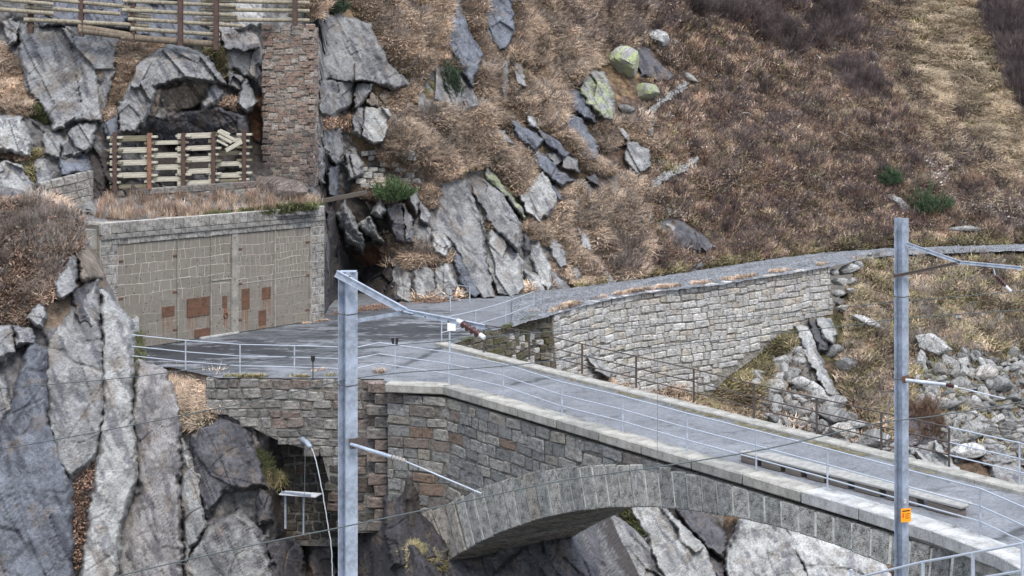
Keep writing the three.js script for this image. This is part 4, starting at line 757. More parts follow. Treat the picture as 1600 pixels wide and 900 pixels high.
// ---------------------------------------------------------------- blocks, pillar, barriers above
{
  const p0 = at(62, 300, 53.4), p1 = at(146, 300, 54.2), r = thing('block_wall', 'small stepped wall of grey hewn blocks left of the plank crib', 'wall', V(p0.x, 4.3, p0.z)), l = new Line([p0, p1]);
  const top = u => EYE - (lerp(284, 266, u / l.L) - HORIZON) * 54 / FOC;
  wallCore(l, u => top(u) - .03, () => 4.1, .6, mat.mortarDark, r);
  masonry({ root: r, line: l, top, bot: () => 4.2, seed: 71, set: ['hewn', 10, .07, .045], row: [.26, .3], len: [.34, .5], joint: .02, proud: .04, depth: .34, follow: .9, mats: (u, y, f) => pick(mat.block, f) });
}
{
  const p0 = at(132, 300, 54.6), p1 = at(402, 290, 58.0), r = thing('footing_course', 'low weathered block footing under the plank crib', 'wall', V(p0.x, 4.2, p0.z)), l = new Line([p0, p1]);
  const top = u => EYE - (lerp(300, 282, u / l.L) - HORIZON) * lerp(54.6, 58, u / l.L) / FOC;
  wallCore(l, u => top(u) - .03, u => top(u) - .9, .5, mat.mortarDark, r);
  masonry({ root: r, line: l, top, bot: u => top(u) - .75, seed: 72, set: ['hewn', 10, .07, .045], row: [.24, .32], len: [.4, .62], joint: .025, proud: .05, depth: .34, follow: .9, mats: (u, y, f) => pick(f() < .5 ? mat.quoin : mat.platform, f) });
}
{
  const D = 59.4, a = at(411, 150, D + 1.1), b = at(413, 150, D + .1), c = at(488, 150, D - .1), d = at(497, 150, D + 1.2), l = new Line([a, b, c, d]);
  const base = EYE - (275 - HORIZON) * D / FOC, topY = EYE - (40 - HORIZON) * D / FOC, r = thing('brick_pillar', 'tall reddish pillar of worn squared stones leaning on the cliff beside the crib', 'pillar', V((b.x + c.x) / 2, base, b.z));
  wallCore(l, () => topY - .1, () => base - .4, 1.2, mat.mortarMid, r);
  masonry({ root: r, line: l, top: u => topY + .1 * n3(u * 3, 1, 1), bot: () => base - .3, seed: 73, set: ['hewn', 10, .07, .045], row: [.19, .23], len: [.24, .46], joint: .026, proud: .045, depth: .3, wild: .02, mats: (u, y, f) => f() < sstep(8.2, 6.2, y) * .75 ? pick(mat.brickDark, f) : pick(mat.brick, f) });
}
const cutLog = (p, q, r) => { const g = tube(p, q, r, 10, r * rr(.9, 1)); return g; };
{
  const posts = [[48, -70, 52, 55.4], [127, -70, 57, 56.1], [208, -70, 66, 56.9], [282, -70, 71, 57.4], [338, -70, 78, 57.9], [461, -70, 40, 59.0]], root = thing('log_barrier', 'long snow barrier of peeled logs on rusty steel posts at the cliff top', 'snow barrier', at(250, 70, 57.1));
  for (const [x, y0, y1, d] of posts) { const p = at(x, y1, d), q = at(x, y0, d); part('post', mergeGeometries([beam(p, q, .05, .16, V(0, 0, 1), .004), ...[-.085, .085].map(k => beam(p.clone().add(V(0, 0, k)), q.clone().add(V(0, 0, k)), .17, .02, V(0, 0, 1), .003))]), mat.rustPost, root); }
  const dx = x => lerp(55.0, 59.2, (x - 48) / 413);
  const L = [[-160, -20, 265, 22, .0], [-160, 34, 265, 68, .0], [125, 34, 600, 70, .12], [118, 97, 745, 128, .1], [130, 128, 190, 130, .3], [60, -20, 640, 34, .12], [130, -30, 650, -12, .1], [640, 72, 755, 84, .1],
    [612, 4, 1180, 30, .0], [608, 50, 1186, 78, .0], [640, 95, 1212, 130, .0], [652, 143, 1098, 175, .0], [610, -34, 1180, -14, 0], [620, 36, 760, 46, .1], [1005, 2, 1545, 15, .12], [1000, 46, 1545, 55, .12], [1004, 97, 1545, 102, .12], [1000, -36, 1545, -30, .12], [1050, 150, 1100, 152, .3], [1050, 194, 1098, 200, .3], [1440, 33, 1500, 36, .3], [1440, 76, 1500, 80, .3]];
  for (const [x0, y0, x1, y1, k] of L) part('log', cutLog(at(x0 / 3.2, y0 / 3.2, dx(x0 / 3.2) + .19 + k), at(x1 / 3.2, y1 / 3.2, dx(x1 / 3.2) + .19 + k), rr(.068, .082)), mat.log, root);
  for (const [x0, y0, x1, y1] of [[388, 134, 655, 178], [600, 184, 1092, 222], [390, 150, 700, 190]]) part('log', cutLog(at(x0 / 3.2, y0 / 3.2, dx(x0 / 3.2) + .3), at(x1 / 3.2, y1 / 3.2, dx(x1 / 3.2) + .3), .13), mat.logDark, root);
}
{
  const dz = x => lerp(55.0, 58.2, (x - 180) / 202), P = [[180, 206, 297], [234, 208, 294], [287, 208, 291], [334, 206, 287], [382, 204, 282]], root = thing('plank_crib', 'weathered lattice crib of pale planks between five rusty posts under the rock arch', 'plank barrier', at(282, 295, 56.5));
  P.forEach(([x, y0, y1], i) => { const d = dz(x), p = at(x, y1 + 2, d), q = at(x, y0, d); part('post', mergeGeometries([beam(p, q, .05, .14, V(0, 0, 1), .004), ...[-.075, .075].map(k => beam(p.clone().add(V(0, 0, k)), q.clone().add(V(0, 0, k)), .15, .02, V(0, 0, 1), .003))]), i === 1 ? mat.rustPostRed : mat.rustPost, root); });
  const z = (x, y) => [130 + x / 4, 180 + y / 4], f = rng(5);
  const plank = (x0, y0, x1, y1, h, m = mat.plank, k = .1) => { const a = z(x0, y0), b = z(x1, y1), d0 = dz(a[0]) + k, d1 = dz(b[0]) + k; part('plank', beam(at(a[0], a[1], d0), at(b[0], b[1], d1), .07, h / 4 * 56.5 / FOC, V(0, 1, 0), .008), m, root); };
  for (const [y, h, m] of [[146, 34, mat.plankDark], [219, 34], [297, 33], [375, 33], [446, 24, mat.plankDark]]) plank(168, y + 3, 432, y - 3, h, m ?? mat.plank);
  for (const [y, h] of [[172, 26], [251, 32], [326, 33], [400, 30]]) plank(388, y + 3, 640, y - 4, h, mat.plank, .18);
  for (const [y, h] of [[129, 34], [207, 32], [277, 34], [351, 32], [423, 30]]) plank(588, y + 4, 832, y - 6, h);
  for (const [y, h, m] of [[160, 28], [240, 26, mat.plankDark], [306, 30], [378, 32], [410, 18, mat.plankDark]]) plank(782, y + 2, 1022, y - 6, h, m ?? mat.plank, .18);
  P.forEach(([x], i) => { const c = (x - 130) * 4; for (let k = 0; k < 8; k++) { const y = 140 + k * 40 - i * 5, w = k % 2 ? 30 : 46; part('stub', beam(at(...z(c - w, y), dz(x) + .13), at(...z(c + w, y), dz(x) + .13), .3, .085, V(0, 1, 0), .01), f() < .3 ? mat.plankDark : mat.plank, root); } });
  for (const [x0, y0, x1, y1, h] of [[842, 100, 940, 152, 22], [846, 128, 925, 172, 18], [836, 158, 902, 192, 14], [890, 222, 990, 165, 26], [856, 92, 915, 120, 14]]) plank(x0, y0, x1, y1, h, mat.plank, -.16);
}
solo('timber_beam', 'dark timber beam slanting above the dripping cave beside the front', 'beam', beam(at(488, 317, 60.5), at(572, 301, 62), .2, .16), M({ map: T.wood, color: lin(.11, .095, .085) }));
// ---------------------------------------------------------------- railings
function railing(label, bases, height, levels, { rp = .022, rl = .0155, m = mat.rail, group, skipPost = [], tops, name = 'railing', category = 'railing' } = {}) {
  const mid = bases[Math.floor(bases.length / 2)], root = thing(name, label, category, mid, group);
  bases.forEach((b, i) => { if (!skipPost.includes(i)) part('post', tube(b, b.clone().add(V(0, height, 0)), rp, 8), m, root); });
  levels.forEach(k => part('rail', sweep(bases.map(b => b.clone().add(V(0, height * k, 0))), rl, 7), m, root));
  return root;
}
railing('pale metal railing along the forecourt edge, over the rough dark wall', [ground(206, 570, .15), ground(290, 579), ground(375, 586), ground(460, 588), ground(543, 591)], .90, [1, .62, .3], { skipPost: [0, 4] });
const nearPosts = [[786.6, 618], [878, 650], [973, 674.6], [1073.5, 704.7], [1181.6, 734.7], [1293, 766.6], [1410, 801], [1532, 836], [1650, 893]].map(([x, y]) => ground(x, y, .1));
railing('pale metal railing on the near coping of the stone bridge', [ground(546, 591, .02), ground(593, 581, .05), ground(701, 598, .1), ...nearPosts], .86, [1, .62, .29], { skipPost: [0, 1] });
const farPosts = [[756, 551], [827, 562], [909.5, 584], [994, 605.5], [1084, 628], [1178, 654], [1276, 678.5], [1377, 703.5], [1483, 729.5]].map(([x, y]) => ground(x, y, .1));
railing('thin rust-dark railing along the far kerb of the bridge', farPosts, .87, [1, .62, .3], { rp: .028, rl: .017, m: mat.railDark });
railing('galvanised railing continuing the dark one on the far kerb, right edge', [ground(1483, 729.5, .1), ground(1593, 757, .1), ground(1710, 788, .1)], .87, [1, .62, .3], { m: mat.rail, skipPost: [0] });
railing('short grey railing above the mossy wall at the path start', [ground(690, 536), ground(743, 523), ground(790, 508), ground(834, 490)], .82, [1, .42], { m: mat.rail });
railing('short three-bar rail below the leaning slabs at the back of the forecourt', [at(711, 476, 63.5), at(734, 479, 63)], .78, [1, .72, .3], { skipPost: [0], rl: .017 });
{ // the footway railing on this side of the gorge
  const a = [at(1330, 905, 24.5), at(1442, 878, 23), at(1520, 864, 22), at(1598, 849, 21), at(1720, 826, 20)], root = thing('railing', 'nearest pale railing, rising across the lower right corner', 'railing', V(a[2].x, 1.1, a[2].z));
  a.forEach(p => part('post', tube(V(p.x, 1, p.z), p, .026, 10), mat.rail, root));
  for (const dy of [0, -.36, -.72]) part('rail', sweep(a.map(p => V(p.x, p.y + dy, p.z)), .017, 8), mat.rail, root);
  const g = chamfer(14, 2.2, 7, .1); g.translate(9.5, -.1, -20.2); struct('footway', g, mat.coping);
}
for (const [x, y0, y1] of [[489, 556, 592], [617, 528, 585]]) {
  const b = ground(x, y1), h = (y1 - y0) / FOC * -b.z, root = thing('marker_post', x < 500 ? 'thin dark-capped marker post left of the near mast, on the forecourt edge' : 'pale marker post with two black caps right of the near mast', 'marker post', b);
  part('post', tube(b, b.clone().add(V(0, h - .1, 0)), .02, 8), x < 500 ? mat.railDark : mat.rail, root);
  part('cap', mergeGeometries(x < 500 ? [tube(b.clone().add(V(0, h - .16, 0)), b.clone().add(V(0, h, 0)), .05, 10, .07)] : [-.07, .07].map(k => tube(b.clone().add(V(k * .6, h - .2, 0)), b.clone().add(V(k, h, 0)), .035, 8, .05))), mat.black, root);
}
{ // post with a small white notice
  const b = ground(702.5, 598, .1), root = thing('notice_post', 'thin grey post with a small white notice, at the bend of the bridge railing', 'sign', b);
  part('post', tube(b, b.clone().add(V(0, 1.78, 0)), .028, 8), mat.rail, root);
  const c = document.createElement('canvas'); c.width = 128; c.height = 160; const x = c.getContext('2d'), f = rng(3); x.fillStyle = '#f4f3f1'; x.fillRect(0, 0, 128, 160); x.strokeStyle = '#b9b4b2'; x.lineWidth = 3; x.strokeRect(6, 6, 116, 148);
  x.fillStyle = '#dcc3bd'; for (let r = 0; r < 7; r++) { let u = 18; while (u < 104) { const w = 6 + f() * 16; x.fillRect(u, 26 + r * 17, Math.min(w, 108 - u), 5); u += w + 5; } }
  const t = new THREE.CanvasTexture(c); t.colorSpace = THREE.SRGBColorSpace;
  const p = at(705.5, 508.5, -b.z - .05), g = new THREE.BoxGeometry(.23, .30, .012); g.translate(p.x, p.y, p.z);
  const mt = M({ map: t, roughness: .5 }); part('notice', g, mt, root);
}
{ // round sign seen from behind at the back of the forecourt
  const b = at(703.5, 492, 60.5), root = thing('ring_post', 'thin post topped by an open ring at the foot of the crag', 'post', V(b.x, .03, b.z));
  const top = at(703.5, 453, 60.5); part('post', tube(V(b.x, .03, b.z), V(b.x, top.y, b.z), .03, 8), mat.rail, root);
  const g = new THREE.TorusGeometry(.2, .014, 8, 28); g.translate(top.x, top.y, top.z + .05); part('rim', g, mat.railDark, root);
}

// ---------------------------------------------------------------- masts of the overhead line
const hSection = (w, h, tf, tw) => [[-w / 2, -h / 2], [w / 2, -h / 2], [w / 2, -h / 2 + tf], [tw / 2, -h / 2 + tf], [tw / 2, h / 2 - tf], [w / 2, h / 2 - tf], [w / 2, h / 2], [-w / 2, h / 2], [-w / 2, h / 2 - tf], [-tw / 2, h / 2 - tf], [-tw / 2, -h / 2 + tf], [-w / 2, -h / 2 + tf]];
function mastBeam(p, bottom, top, turn, k) { const g = extrude(hSection(.22 * k, .22 * k, .016 * k, .011 * k), top - bottom, .002); g.rotateX(-Math.PI / 2); g.rotateY(turn); g.translate(p.x, bottom, p.z); return g; }
const channel = (p, q, w, h) => { const u = V(0, 1, 0), d = q.clone().sub(p).normalize(), x = u.clone().cross(d).normalize(), y = d.clone().cross(x), o = (v, k) => v.clone().addScaledVector(y, k); return mergeGeometries([beam(o(p, h / 2), o(q, h / 2), w, .014), beam(o(p, -h / 2), o(q, -h / 2), w, .014), beam(p.clone().addScaledVector(x, 0), q.clone(), .012, h - .01)]); };
function insulator(p, q, r, n, root, glaze = mat.brownGlaze) {
  const d = q.clone().sub(p), L = d.length(), prof = [[.001, 0], [r * .45, 0]];
  for (let i = 0; i < n; i++) { const y = L * (.04 + .92 * i / n), s = L * .92 / n; prof.push([r * .5, y], [r, y + s * .35], [r, y + s * .5], [r * .55, y + s * .72], [r * .5, y + s]); }
  prof.push([r * .45, L], [.001, L]);
  const g = new THREE.LatheGeometry(prof.map(a => new THREE.Vector2(...a)), 18); g.applyQuaternion(new THREE.Quaternion().setFromUnitVectors(V(0, 1, 0), d.normalize())); g.translate(p.x, p.y, p.z);
  return part('insulator', g, glaze, root);
}
const ringBand = (p, y, k, root) => part('band', (() => { const w = .165 * k, g = sweep([[-1, 0], [0, -1], [1, 0], [0, 1], [-1, 0]].map(([a, b]) => V(p.x + a * w, y, p.z + b * w)), .008, 5); return g; })(), mat.railDark, root);
{
  const D = 25, p = at(543.5, 600, D), root = thing('catenary_mast', 'galvanised steel mast with a bent bracket, nearest, left of centre', 'mast', V(p.x, .2, p.z));
  const turn = .72;
  part('mast', mastBeam(p, .2, at(0, 425, D).y, turn, .98), mat.zinc, root);
  for (const y of [490, 601]) ringBand(p, at(0, y, D).y, .98, root);
  for (const [x, y] of [[549, 686], [549, 700], [571, 684], [571, 697], [546, 432], [551, 436], [628, 486], [640, 491], [664, 495], [700, 502]]) { const q = at(x, y, x > 600 ? D - .58 - (x - 628) / 300 : D - .24); part('bolt', tube(q, q.clone().add(V(.006, 0, .03)), .014, 6), mat.railDark, root); }
  part('clamp', beam(at(622, 484, D - .52), at(646, 490, D - .58), .09, .015), mat.zinc, root); part('cap_plate', beam(at(531, 424, D), at(557, 424, D), .22, .012), mat.zinc, root);
  const a = at(525, 427, D - .2), b = at(634, 487, D - .5), c = at(757, 511, D - 1.0);
  part('bracket_arm', channel(a, b, .055, .095), mat.zinc, root); part('bracket_arm', channel(b, c, .05, .065), mat.zinc, root);
  part('brace', beam(at(556, 502, D - .1), at(634, 488, D - .5), .045, .06), mat.zinc, root);
  part('base_plate', beam(at(546, 694, D - .17), at(574, 690, D - .17), .012, .16), mat.railDark, root);
  const s0 = at(548, 694, D - .2), s1 = at(612, 714, D - .6), s2 = at(634, 721, D - .75), s3 = at(752, 771, D - 1.4);
  part('steady_tube', tube(s0, s1, .028, 10), mat.zinc, root);
  insulator(at(720, 504, D - .95), at(751, 524, D - 1.2), .062, 4, root);
  part('insulator_cap', tube(at(715, 501, D - .92), at(722, 505, D - .97), .035, 10), mat.porcelain, root); part('insulator_cap', tube(at(750, 523, D - 1.2), at(757, 528, D - 1.25), .035, 10), mat.porcelain, root);
  insulator(s1, s2, .042, 4, root, M({ color: lin(.22, .21, .2), roughness: .5 })); part('steady_rod', tube(s2, s3, .011, 8), mat.rail, root);
}
{
  const D = 28, p = at(1408.5, 600, D); { const g = chamfer(.8, 3, .8, .05); g.translate(p.x, -3, p.z); struct('mast_plinth', g, mat.coping); }
  const root = thing('catenary_mast', 'galvanised steel mast with a yellow warning plate, at the right', 'mast', V(p.x, .2, p.z));
  part('mast', mastBeam(p, -1.6, at(0, 341, D).y, .72, .78), mat.zinc, root);
  for (const y of [428, 463, 592]) ringBand(p, at(0, y, D).y, .78, root);
  const a = at(1416, 381, D - .1), b = at(1500, 410, D - .3), c = at(1597, 419, D - .6);
  part('bracket_arm', channel(a, b, .04, .05), mat.zinc, root); part('bracket_arm', channel(b, c, .04, .045), mat.zinc, root); part('brace', channel(at(1396, 432, D - .14), b, .035, .04), mat.railDark, root);
  insulator(at(1555, 430, D - .5), at(1571, 447, D - .5), .045, 5, root); part('insulator_cap', tube(at(1571, 447, D - .5), at(1579, 455, D - .5), .03, 8), mat.porcelain, root); part('hanger', tube(at(1552, 417, D - .45), at(1555, 430, D - .5), .012, 6), mat.zinc, root);
  part('base_plate', beam(at(1409, 594, D - .15), at(1421, 591, D - .15), .012, .12), mat.rust, root);
  const s0 = at(1415, 594, D - .2), s1 = at(1478, 601, D - .4), s2 = at(1491, 604, D - .45), s3 = at(1570, 623, D - .7);
  part('steady_tube', tube(s0, s1, .032, 10), mat.rail, root); insulator(s1, s2, .042, 4, root); part('insulator_cap', tube(s2, s2.clone().lerp(s3, .06), .028, 8), mat.porcelain, root); part('steady_rod', tube(s2, s3, .012, 8), mat.rail, root);
  // warning plate and mast number
  const c2 = document.createElement('canvas'); c2.width = 160; c2.height = 200; const x = c2.getContext('2d'); x.fillStyle = '#f39a12'; x.fillRect(0, 0, 160, 200); x.fillStyle = '#3a2a08';
  x.save(); x.translate(80, 38); x.rotate(-.06); x.fillRect(-62, -12, 124, 20); x.restore(); for (const [y, w] of [[76, 76], [106, 60], [136, 72]]) { x.fillRect(66, y, w, 12); }
  x.fillStyle = '#c2281a'; x.beginPath(); x.moveTo(34, 62); x.lineTo(50, 62); x.lineTo(38, 104); x.lineTo(52, 104); x.lineTo(22, 172); x.lineTo(30, 120); x.lineTo(16, 120); x.fill();
  const t = new THREE.CanvasTexture(c2); t.colorSpace = THREE.SRGBColorSpace;
  const g = new THREE.BoxGeometry(.19, .235, .01); g.rotateY(.25); const w = at(1415.5, 805, D - .2); g.translate(w.x, w.y, w.z); part('warning_plate', g, M({ map: t, roughness: .5 }), root);
  const c3 = document.createElement('canvas'); c3.width = c3.height = 64; const x3 = c3.getContext('2d'); x3.fillStyle = '#b9bcc6'; x3.fillRect(0, 0, 64, 64); x3.fillStyle = '#6a3f4c'; x3.font = 'bold 44px sans-serif'; x3.fillText('57', 6, 48);
  const t3 = new THREE.CanvasTexture(c3); t3.colorSpace = THREE.SRGBColorSpace; const g3 = new THREE.BoxGeometry(.075, .075, .004); g3.rotateY(.72); const w3 = at(1414, 783, D - .125); g3.translate(w3.x, w3.y, w3.z); part('number_plate', g3, M({ map: t3 }), root);
}
// ---------------------------------------------------------------- wires
const wire = (label, pts, r = .009) => solo('overhead_wire', label, 'wire', sweep(new THREE.CatmullRomCurve3(pts.map(([x, y, d]) => at(x, y, d))).getPoints(60), r, 5), mat.wire);
wire('upper thin wire crossing from the left cliff past the white notice', [[-80, 614, 27], [0, 607, 27], [200, 590, 26.5], [280, 580, 26.2], [530, 548, 25.4], [690, 533, 25.6], [865, 518, 26.2], [1037, 505, 26.8], [1220, 490, 27.4], [1400, 472, 28.2], [1700, 446, 29]], .007);
wire('middle thin wire crossing from the left cliff over the rough wall', [[-80, 712, 26], [0, 702, 26], [220, 662, 25.6], [400, 626, 25.3], [540, 594, 25], [620, 583, 25.2], [788, 572, 25.8], [1090, 535, 26.8], [1323, 509, 27.8], [1410, 498, 28.2], [1600, 484, 28.8], [1700, 477, 29]], .008);
wire('lowest thick wire slanting up across the arch of the bridge', [[100, 925, 23.2], [190, 899, 23.3], [400, 851, 23.5], [528, 825, 23.6], [700, 789, 23.8], [880, 751, 24.2], [1032, 729, 24.6], [1200, 701, 25.4], [1375, 661, 26.5], [1462, 650, 26.9], [1700, 610, 28]], .011);
wire('hair-thin vertical dropper wire hanging in front of the bridge deck', [[1028, 508, 26.6], [1027.5, 600, 25.7], [1027, 731, 24.6]], .0035);
wire('hair-thin vertical dropper hanging by the water jet', [[477, 700, 24.2], [476, 760, 24], [475.5, 838, 23.7]], .0045);

// ---------------------------------------------------------------- timber on the bridge, spout, rack, steps
{
  const a = ground(1163, 721), b = ground(1508, 809), root = thing('timber_baulk', 'long weathered timber baulk with notched underside lying on the bridge road', 'timber', a.clone().lerp(b, .5).setY(0)), up = V(0, .24, 0), side = b.clone().sub(a).normalize().cross(V(0, 1, 0)).multiplyScalar(-1);
  const f = rng(6), P = t => a.clone().lerp(b, t);
  part('top_plank', beam(P(0).add(V(0, .215, 0)), P(1).add(V(0, .215, 0)), .26, .07, V(0, 1, 0), .015), mat.oldBeam, root);
  part('top_plank', beam(P(.06).add(V(0, .205, 0)).addScaledVector(side, .28), P(.98).add(V(0, .205, 0)).addScaledVector(side, .28), .22, .06, V(0, 1, 0), .012), mat.oldBeam, root);
  for (const [t0, t1] of [[0, .08], [.105, .2], [.225, .3], [.33, .41], [.435, .52], [.55, .66], [.69, .82], [.86, .99]]) part('block', beam(P(t0).add(V(0, .09, 0)), P(t1).add(V(0, .09 - .02 * f(), 0)), .25, .18, V(0, 1, 0), .02), M({ map: T.wood, color: lin(.17, .15, .14) }), root);
}
{
  const p = at(473, 688, 46.3), q = at(484, 696, 45.9), root = thing('drain_spout', 'pale drain spout jutting from the wall above the recess', 'pipe', p);
  part('spout', sweep([p.clone().add(V(-.05, .02, -.5)), p, p.clone().lerp(q, .5).add(V(0, .03, 0)), q.clone().add(V(.02, -.04, .05))], .075, 12), mat.zinc, root);
  const w = [q, at(489, 705, 45.85), at(497, 735, 45.7), at(505, 775, 45.6), at(512, 820, 45.5), at(517, 850, 45.4), at(520, 920, 45.3)];
  const c = new THREE.CatmullRomCurve3(w), g = sweep(c.getPoints(60).map(v => v.add(V(.012 * n3(v.y * 4, 1, 1), 0, 0))), .016, 7);
  solo('water_jet', 'thin falling jet of water from the spout', 'water jet', g, mat.water);
}
{
  const a = at(441, 770, 46.2), b = at(498, 774, 45.8), root = thing('metal_rack', 'small metal shelf on one thin leg in the dark recess below the spout', 'rack', V(a.x, -3.4, a.z));
  part('shelf', beam(a, b, .4, .035), mat.porcelain, root); part('lip', beam(a.clone().add(V(0, .07, .18)), b.clone().add(V(-.2, .05, .18)), .03, .05), mat.zinc, root);
  part('leg', beam(at(446, 772, 46.2), at(446, 826, 46.2), .06, .06, V(0, 0, 1)), mat.zinc, root); part('leg', beam(at(474, 774, 46), at(474, 836, 46), .035, .035, V(0, 0, 1)), mat.zinc, root);
}
{
  const f = rng(14), base = at(975, 440, 69.5), root = thing('stone_steps', 'short flight of rough stone steps climbing from the gravel path', 'steps', base);
  for (let k = 0; k < 7; k++) { const p = at(979 - k * 3.2 + f() * 3, 437 - k * 6.2, 69.7 + k * .28), m = mesh('step', pick(stoneSet('rough', 9, .08, .06), f), pick(mat.pale, f), root); m.position.copy(p).sub(base); m.scale.set(rr(.5, .68, f), .17, .5); m.rotation.y = (f() - .5) * .2; }
}
// ---------------------------------------------------------------- loose boulders and scree
function boulderGeo(seed, detail = 4, flat = .8) {                    // an angular block: the space between random planes, edges worn, faces roughened
  const f = rng(seed * 131 + 7), planes = [], g = new THREE.IcosahedronGeometry(1, detail), p = g.attributes.position, v = V(0, 0, 0);
  for (let i = 0; i < 11; i++) { const n = V(f() - .5, (f() - .5) * 1.2, f() - .5).normalize(); planes.push([n, rr(.52, .85, f)]); }
  for (let i = 0; i < p.count; i++) {
    v.fromBufferAttribute(p, i).normalize(); let r = 1.05; for (const [n, h] of planes) { const c = n.dot(v); if (c > .1) r = Math.min(r, h / c); }
    r *= 1 + .05 * fbm(v.x * 2 + seed, v.y * 2, v.z * 2, 3) + .03 * fbm(v.x * 7, v.y * 7 + seed, v.z * 7, 2); v.multiplyScalar(r); p.setXYZ(i, v.x, v.y * flat, v.z);
  }
  const uv = g.attributes.uv; for (let i = 0; i < p.count; i++) uv.setXY(i, p.getX(i) * .8 + p.getZ(i) * .4 + seed, p.getY(i) * .8 + .4 * p.getZ(i));
  g.computeVertexNormals(); return g;
}
const BIG = Array.from({ length: 14 }, (_, i) => boulderGeo(i + 1, 5, rr(.6, .95))), SMALL = Array.from({ length: 10 }, (_, i) => boulderGeo(i + 40, 2, rr(.55, .9)));
let bn = 0;
function boulder(sheet, px, py, w, h, label, group, o = {}) {         // w, h across the picture in bearings
  const d = sheet(px, py), s = d / FOC, W = w * s / 2, H = h * s / 2, f = rng(px * 7 + py), big = w > 16;
  const m = new THREE.Mesh(o.geo ?? pick(big ? BIG : SMALL, f), pick(o.mats ?? mat.boulder, f)); m.name = numbered('boulder'); add(m);
  m.position.copy(at(px, py, d - Math.min(W, H) * .55)); m.scale.set(W * 1.32, H * 1.42, Math.min(W, H) * 1.35); m.rotation.set((f() - .5) * .5, f() * 6.28 * 0 + (f() - .5) * .8, o.rot ?? (f() - .5) * .5);
  return info(m, label, 'boulder', group);
}
const G = sheetGorge, Hs = sheetHill;
// those that single themselves out
boulder(Hs, 978, 102, 44, 50, 'tall lichen-green boulder under the dark plate high on the slope', null, { mats: [M({ map: T.lichen, color: lin(.95, .95, .95), bumpMap: T.stone, bumpScale: .05 })] });
boulder(Hs, 1008, 147, 36, 28, 'rounded lichen-green boulder beside the upper bend of the trail', null, { mats: [M({ map: T.lichen, color: lin(.85, .85, .86), bumpMap: T.stone, bumpScale: .05 })] });
boulder(Hs, 961, 89, 12, 15, 'small white boulder at the top left of the tall green one');
boulder(Hs, 1027, 62, 34, 36, 'pale split boulder at the head of the stone trail, near the top', null, { rot: -.8 });
boulder(Hs, 1050, 79, 13, 10, 'small pale block right below the split boulder near the top');
boulder(Hs, 1076, 121, 28, 16, 'flat pale boulder at the top of the upper trail', null, { rot: -.5 });
boulder(Hs, 978, 171, 22, 18, 'smooth grey boulder left of the trail bend', null, { mats: mat.boulderGrey });
boulder(Hs, 432, 296, 92, 48, 'broad brown boulder at the foot of the reddish pillar', null, { mats: [M({ map: T.stone, color: lin(.27, .23, .205), bumpMap: T.stone, bumpScale: .05 })] });
boulder(Hs, 1363, 88, 14, 12, 'small grey boulder under the tuft in the upper right meadow', null, { mats: mat.boulderGrey });
boulder(Hs, 1453, 286, 26, 12, 'pale boulder pair above the larger dark green shrub', null, {});
boulder(Hs, 1156, 139, 15, 10, 'lone grey boulder amid the reddish litter in mid slope', null, { mats: mat.boulderGrey });
boulder(Hs, 1402, 318, 34, 15, 'slanting pale plate left of the larger dark green shrub', null, { rot: -.5 });
boulder(Hs, 1508, 358, 44, 12, 'flat whitish rock with moss on top, above the path at right');
boulder(G, 1205, 607, 35, 15, 'flat pale boulder at the left edge of the rubble under the wall');
boulder(G, 1250, 597, 24, 25, 'upright white boulder in the middle of the rubble under the wall');
boulder(G, 1278, 613, 37, 29, 'whitest large boulder of the rubble under the wall', null, { mats: [mat.boulder[2]] });
boulder(G, 1304, 634, 34, 30, 'rounded pale boulder at the lower right of the rubble');
boulder(G, 1303, 652, 46, 30, 'large greyish boulder just above the dark railing', null, { mats: mat.boulderGrey });
boulder(G, 1315, 673, 42, 34, 'big squarish pale boulder behind the dark railing');
boulder(G, 1367, 686, 56, 34, 'wide flat boulder left of the right mast behind the railing', null, { mats: mat.boulderGrey });
boulder(G, 1340, 662, 26, 18, 'pale boulder leaning between two larger ones by the railing');
boulder(G, 1302, 552, 28, 22, 'round grey boulder below the cracked upright rock', null, { mats: mat.boulderGrey });
boulder(G, 1322, 570, 28, 26, 'grey rounded boulder on the grass right of the rubble', null, { mats: mat.boulderGrey });
boulder(G, 1357, 506, 44, 17, 'long tilted pale plate on the grass left of the right mast', null, { rot: -.45 });
boulder(G, 1336, 487, 26, 10, 'flat pale stone at the foot of the wall end');
boulder(G, 1457, 540, 50, 38, 'largest pale boulder on the grassy slope right of the mast', null, { rot: -.3 });
boulder(G, 1537, 582, 32, 28, 'pinkish pale boulder at the top of the right scree', null, { mats: [mat.boulder[4]] });
boulder(G, 1563, 605, 30, 26, 'squared grey boulder below the pinkish one in the right scree', null, { mats: mat.boulderGrey });
boulder(G, 1472, 583, 18, 30, 'narrow upright slab in the right scree', null, { mats: mat.boulderGrey, rot: .4 });
boulder(G, 1477, 634, 44, 22, 'broad flat grey boulder under the steady arm of the right mast', null, { mats: mat.boulderGrey });
boulder(G, 1520, 631, 30, 18, 'angular boulder in the middle of the right scree', null, { mats: mat.boulderGrey });
boulder(G, 1534, 642, 38, 14, 'long low boulder left of the dry stone wall', null, { mats: mat.boulderGrey });
boulder(G, 1517, 672, 32, 36, 'tall pale leaning boulder left of the dry stone wall', null, { rot: .4 });
boulder(G, 1493, 679, 22, 30, 'narrow white boulder beside the tall leaning one');
boulder(G, 1507, 706, 50, 32, 'bright white boulder behind the far railing at right', null, { mats: [mat.boulder[2]] });
boulder(G, 1533, 655, 26, 12, 'small flat boulder at the top corner of the dry stone wall');
